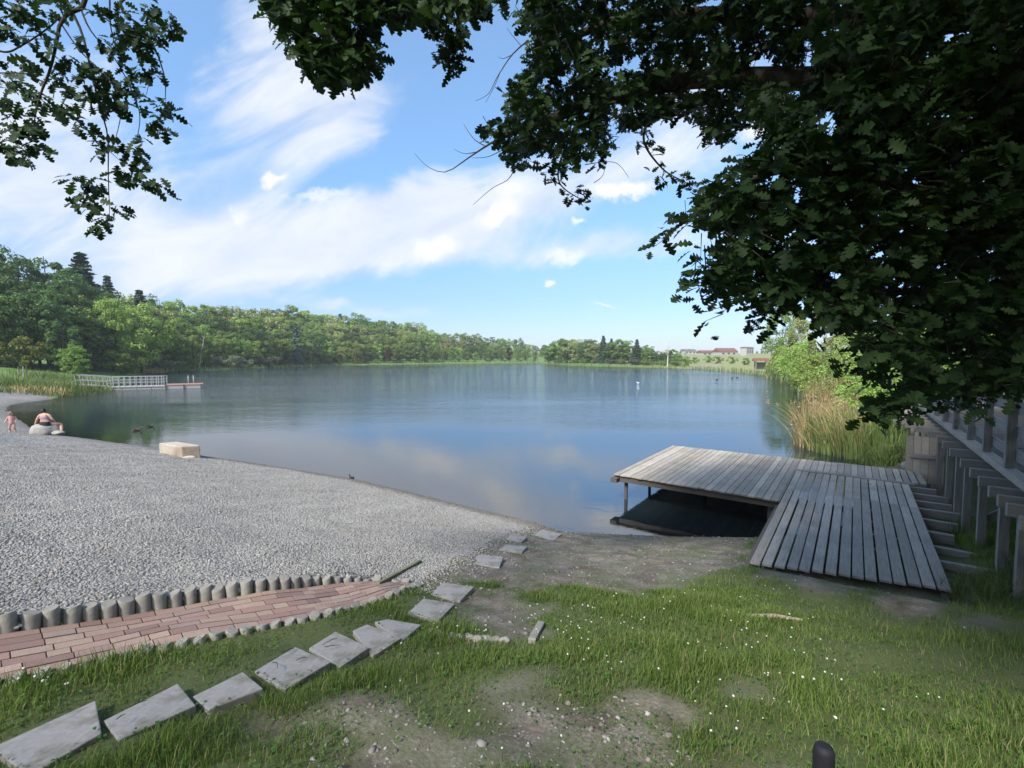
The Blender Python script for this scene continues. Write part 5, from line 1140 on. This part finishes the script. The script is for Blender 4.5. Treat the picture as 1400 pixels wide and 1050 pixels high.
J = [((0, 0, .10), (.185, .15)), ((0, .02, .27), (.165, .12)), ((-.01, .03, .44), (.175, .12)), ((-.02, .04, .55), (.12, .085)), ((-.03, .05, .62), (.055, .055)), ((-.05, .07, .70), (.08, .09)), ((-.06, .08, .79), (.07, .08)),
     ((-.20, .03, .53), .062), ((-.32, .02, .31), .05), ((-.42, .06, .12), .036), ((-.46, .09, .03), .026), ((.18, .03, .53), .062), ((.29, .06, .30), .05), ((.27, .25, .14), .036), ((.24, .32, .09), .026),
     ((.13, .10, .08), .11), ((.42, .36, .03), .08), ((.52, .22, -.34), .05), ((.53, .18, -.45), .04), ((.58, .32, -.48), .035), ((-.13, .10, .08), .11), ((-.26, .46, .06), .08), ((-.28, .52, -.36), .05), ((-.28, .64, -.42), .035)]
E_ = [(0, 1), (1, 2), (2, 3), (3, 4), (4, 5), (5, 6), (3, 7), (7, 8), (8, 9), (9, 10), (3, 11), (11, 12), (12, 13), (13, 14), (0, 15), (15, 16), (16, 17), (17, 18), (18, 19), (0, 20), (20, 21), (21, 22), (22, 23)]
wm.scale = (1.0, .92, .9); skin('body', J, E_, M['skin'], wm)
shell('top', [(-.01, .03, .36, .188, .135), (-.012, .03, .42, .196, .142), (-.012, .03, .47, .186, .136)], M['lilac'], wm)
shell('shorts', [(0, .02, -.02, .21, .18), (0, .02, .06, .225, .19), (0, .01, .15, .205, .168), (0, .015, .20, .187, .15)], M['black'], wm)
shell('hair', [(-.05, .05, .665, .07, .075), (-.053, .05, .72, .092, .098), (-.055, .055, .78, .09, .095), (-.055, .06, .835, .055, .06), (-.05, .05, .855, .03, .03)], M['hair'], wm)
shell('hair_bun', [(-.01, .0, .80, .02, .02), (-.01, .0, .83, .045, .045), (-.01, .0, .865, .04, .04), (-.01, .0, .885, .015, .015)], M['hair'], wm)
cq = P(17, 592.5, .12); zc_ = float(gz(*cq))
ch = empty('person', (cq[0], cq[1], zc_), .5, 'small child with brown hat in pinkish swimsuit standing on the gravel', 'person')
J = [((0, 0, .44), (.085, .075)), ((0, .01, .54), (.08, .07)), ((0, -.01, .64), (.09, .07)), ((0, -.02, .69), (.06, .05)), ((0, -.03, .73), .035), ((0, -.045, .80), (.07, .078)), ((0, -.045, .87), (.06, .065)),
     ((-.10, -.01, .67), .035), ((-.16, -.03, .55), .028), ((-.19, -.10, .45), .02), ((-.20, -.13, .41), .016), ((.10, -.01, .67), .035), ((.16, .02, .56), .028), ((.13, -.06, .46), .02), ((.11, -.10, .44), .016),
     ((-.05, 0, .40), .06), ((-.07, -.05, .22), .045), ((-.07, .0, .05), .03), ((-.07, -.08, .02), .024), ((.05, 0, .40), .06), ((.08, -.03, .22), .045), ((.10, .05, .05), .03), ((.10, -.03, .02), .024)]
E2 = [(0, 1), (1, 2), (2, 3), (3, 4), (4, 5), (5, 6), (3, 7), (7, 8), (8, 9), (9, 10), (3, 11), (11, 12), (12, 13), (13, 14), (0, 15), (15, 16), (16, 17), (17, 18), (0, 19), (19, 20), (20, 21), (21, 22)]
skin('body', J, E2, M['skin'], ch)
shell('swimsuit', [(0, 0, .38, .09, .08), (0, 0, .44, .105, .092), (0, .01, .54, .094, .084), (0, -.008, .62, .10, .084), (0, -.012, .66, .085, .07)], M['pink'], ch)
shell('hat', [(0, -.05, .835, .125, .13), (0, -.05, .842, .122, .128), (0, -.045, .85, .082, .088), (0, -.045, .90, .072, .078), (0, -.045, .935, .03, .035)], M['brownhat'], ch)
M['duckbrown'] = plain('duck_brown', (.10, .075, .055, 1), .7, .3, .5, 40); M['duckdark'] = plain('duck_dark', (.03, .028, .03, 1), .6); M['whitebird'] = plain('white_feather', (.72, .72, .70, 1), .8); M['bill'] = plain('bill', (.35, .22, .05, 1), .5)
def bird(px, py, L, m, label, rz, hm=None, group=None, z=0., name='duck', cat='duck'):
    q = P(px, py, z); e = empty(name, (q[0], q[1], z), rz, label, cat, group); s_ = L / .55
    J = [((0, 0, .05), (.10, .085)), ((.15, 0, .06), (.075, .07)), ((.22, 0, .13), .042), ((.235, 0, .21), .036), ((.26, 0, .255), (.044, .048)), ((.31, 0, .25), (.022, .02)), ((-.16, 0, .07), (.07, .05)), ((-.27, 0, .11), (.025, .015))]
    J = [((a_[0] * s_, a_[1] * s_, a_[2] * s_), tuple(np.array(r_ if hasattr(r_, '__len__') else (r_, r_)) * s_)) for a_, r_ in J]
    skin('body', J, [(0, 1), (1, 2), (2, 3), (3, 4), (4, 5), (0, 6), (6, 7)], m, e)
    b = MB(); b.box((.345 * s_, 0, .243 * s_), (.07 * s_, .035 * s_, .018 * s_)); b.build('bill', M['bill'], e)
    for sg in (-1, 1):
        b = MB(); b.add([(.10 * s_, sg * .088 * s_, .10 * s_), (.02 * s_, sg * .112 * s_, .06 * s_), (-.26 * s_, sg * .03 * s_, .125 * s_), (-.05 * s_, sg * .07 * s_, .15 * s_), (-.05 * s_, sg * .1 * s_, .1 * s_)], [(0, 1, 4), (1, 2, 4), (2, 3, 4), (3, 0, 4)]); b.build('wing', hm or M['duckdark'], e)
bird(186, 589, .40, M['duckbrown'], 'brown duck swimming near the beach, left of the pair', .5, group='pair of ducks near the beach')
bird(205, 584, .36, M['duckbrown'], 'dark duck swimming near the beach, right of the pair', .9, group='pair of ducks near the beach')
bird(872.5, 524, .48, M['whitebird'], 'white water bird far out on the lake', 2.2, M['whitebird'], name='swan', cat='swan')
for px, py in ((980, 519.5), (1001, 517), (1008, 516.5)): bird(px, py, .5, M['duckdark'], 'tiny dark duck far out near the right bank', random.uniform(0, 6), group='dark ducks near the right bank')
q = P(481, 653, .03)
bird(481, 654.5, .24, M['duckdark'], 'tiny dark bird standing at the gravel edge', 2.5, z=max(float(gz(*q)), 0.0), name='bird', cat='bird')
print('people', time.time() - T0)
# ------------------------------------------------------------------ air
hb = MB(); hb.box((0, 733, 27), (1816, 1560, 60)); t = NT('haze')
pv = t.n('ShaderNodeVolumePrincipled'); pv.inputs['Color'].default_value = (.80, .88, 1, 1); pv.inputs['Density'].default_value = .0003; t.l(pv.outputs[0], t.out.inputs['Volume'])
tag(hb.build('haze', t.m), 'thin bluish summer haze over the lake', None, None, 'stuff')
# ------------------------------------------------------------------ sky with clouds, sun
SUN_EL, SUN_AZ = 44., -145.        # azimuth measured from ahead (+Y) towards the right
w = bpy.data.worlds.new('World'); sc.world = w; w.use_nodes = True; nt = w.node_tree; nt.nodes.clear()
t = NT.__new__(NT); t.t = nt
out = t.n('ShaderNodeOutputWorld'); bg = t.n('ShaderNodeBackground'); t.l(bg.outputs[0], out.inputs[0])
sky = t.n('ShaderNodeTexSky', sky_type='NISHITA'); sky.sun_disc = False; sky.sun_elevation = R(SUN_EL); sky.sun_rotation = R(SUN_AZ); sky.air_density = 1.0; sky.dust_density = .3; sky.ozone_density = 2.0; sky.altitude = 200
dv = t.n('ShaderNodeTexCoord').outputs['Generated']; sx = t.n('ShaderNodeSeparateXYZ'); t.l(dv, sx.inputs[0])
dy = t.math('MAXIMUM', sx.outputs[1], .08); A = t.math('DIVIDE', sx.outputs[0], dy); Bq = t.math('DIVIDE', sx.outputs[2], dy)
cv = t.n('ShaderNodeCombineXYZ'); t.l(A, cv.inputs[0]); t.l(Bq, cv.inputs[1]); cvec = cv.outputs[0]
n1 = t.noise(t.map(t.map(cvec, (1, 1, 1), (0, 0, R(-20))), (1.4, 3.8, 1)), 2.0, 9, .6, .55)
n_b = t.noise(dv, 1.7, 7, .6, .4)
n2 = t.noise(t.map(cvec, (4, 4, 1)), 2.2, 8, .62, .3)
warp = t.noise(cvec, 3.2, 5, .6); warp2 = t.noise(t.map(cvec, (1, 1, 1), (0, 0, 1.3)), 3.7, 5, .6)
A2 = t.math('ADD', A, t.math('MULTIPLY', t.math('SUBTRACT', warp, .5), .30)); B2 = t.math('ADD', Bq, t.math('MULTIPLY', t.math('SUBTRACT', warp2, .5), .16))
def blobmask(lst, a_, b_):
    tot = None
    for px, py, rx, ry, rot, s_ in lst:
        ca, sa = math.cos(R(rot)), math.sin(R(rot)); cx, cy = (px - 700) / 640, (488 - py) / 640
        da, db = t.math('SUBTRACT', a_, cx), t.math('SUBTRACT', b_, cy)
        u_ = t.math('DIVIDE', t.math('ADD', t.math('MULTIPLY', da, ca), t.math('MULTIPLY', db, sa)), rx / 640); v_ = t.math('DIVIDE', t.math('SUBTRACT', t.math('MULTIPLY', db, ca), t.math('MULTIPLY', da, sa)), ry / 640)
        g = t.math('MULTIPLY', t.math('EXPONENT', t.math('MULTIPLY', t.math('ADD', t.math('MULTIPLY', u_, u_), t.math('MULTIPLY', v_, v_)), -1.)), s_)
        tot = g if tot is None else t.math('ADD', tot, g)
    return tot
soft = blobmask([(400, 90, 150, 190, 15, .85), (480, 150, 110, 90, 35, .5), (90, 280, 300, 130, 8, 1.0), (40, 170, 160, 110, 0, .8), (380, 330, 320, 70, 14, .95), (600, 300, 200, 48, 20, .9), (790, 265, 190, 34, 12, .8), (640, 350, 320, 34, 3, .75), (520, 421, 140, 11, -4, .9), (860, 330, 150, 26, 6, .55), (900, 180, 100, 70, 30, .55), (1100, 100, 300, 200, 0, .5), (1250, 330, 300, 90, 0, .5), (700, 440, 500, 18, 0, .3), (150, 30, 200, 60, 0, .35),
                 (262, 100, 45, 95, 8, -.9), (500, 235, 140, 38, 16, -.85), (650, 130, 110, 110, 0, -.6), (760, 400, 240, 40, 0, -.35)], A2, B2)
m_soft = t.ramp(t.math('ADD', t.math('MULTIPLY', soft, .62), t.math('MULTIPLY', t.math('SUBTRACT', n1, .5), 1.5)), [(.24, 0.), (.95, 1.)], 'EASE')
A3 = t.math('ADD', A, t.math('MULTIPLY', t.math('SUBTRACT', n2, .5), .11)); B3 = t.math('ADD', Bq, t.math('MULTIPLY', t.math('SUBTRACT', t.noise(t.map(cvec, (5, 5, 1), (0, 0, 2)), 2.2, 8, .65), .5), .10))
cum = blobmask([(594, 342, 40, 17, 0, 1.2), (682, 298, 36, 14, 20, 1.1), (852, 263, 42, 13, 4, 1.2), (770, 352, 42, 15, -8, .9), (748, 388, 8, 6, 0, 1.3), (330, 300, 22, 22, 0, .8), (440, 275, 60, 9, 10, .8), (822, 415, 26, 4, 3, .8), (392, 250, 20, 9, 25, .9), (700, 262, 50, 18, 15, .8), (1020, 190, 30, 16, 0, .9), (790, 306, 16, 6, 0, .9)], A3, B3)
back = t.ramp(t.math('ADD', n_b, t.math('MULTIPLY_ADD', sx.outputs[1], -.6, 0.)), [(.42, 0.), (.62, .85)])  # unseen white cloud cover behind the viewer, added to neutralise the blue skylight
m_soft = t.math('MAXIMUM', m_soft, back)
m_cum = t.ramp(t.math('ADD', t.math('MULTIPLY', cum, .8), t.math('MULTIPLY', t.math('SUBTRACT', n2, .5), .7)), [(.22, 0.), (.80, 1.)], 'EASE')
skyc = t.n('ShaderNodeHueSaturation'); skyc.inputs['Saturation'].default_value = 1.1; skyc.inputs['Value'].default_value = 1.0; t.l(t.mix(1., sky.outputs[0], t.ramp(sx.outputs[2], [(0, (.30, .335, .46, 1)), (.12, (.46, .485, .60, 1)), (.35, (.84, .87, .86, 1)), (.75, (1.30, 1.22, 1.08, 1))]), 'MULTIPLY'), skyc.inputs['Color'])
c = t.mix(t.math('MULTIPLY', m_soft, .86), skyc.outputs[0], t.mix(t.ramp(n1, [(.35, 0.), (.65, 1.)]), (2.5, 2.68, 3.1, 1), (3.3, 3.36, 3.5, 1))); c = t.mix(t.math('MULTIPLY', m_cum, .92), c, (3.4, 3.43, 3.5, 1))
t.l(c, bg.inputs[0]); bg.inputs[1].default_value = .1
sl = bpy.data.lights.new('sun', 'SUN'); sl.energy = 2.3; sl.angle = R(9); sl.color = (1, .95, .87); so = bpy.data.objects.new('sun', sl); COL.objects.link(so)
sd_ = Vector((math.sin(R(SUN_AZ)) * math.cos(R(SUN_EL)), math.cos(R(SUN_AZ)) * math.cos(R(SUN_EL)), math.sin(R(SUN_EL)))); so.rotation_euler = (-sd_).to_track_quat('-Z', 'Y').to_euler()
sc.view_settings.view_transform = 'Standard'; sc.view_settings.look = 'None'; sc.view_settings.exposure = 1.63; sc.view_settings.gamma = 1
cy = sc.cycles; cy.max_bounces = 7; cy.diffuse_bounces = 3; cy.glossy_bounces = 3; cy.transmission_bounces = 4; cy.transparent_max_bounces = 8; cy.use_denoising = True; cy.caustics_reflective = False; cy.caustics_refractive = False; cy.sample_clamp_indirect = 6
print('done', time.time() - T0)
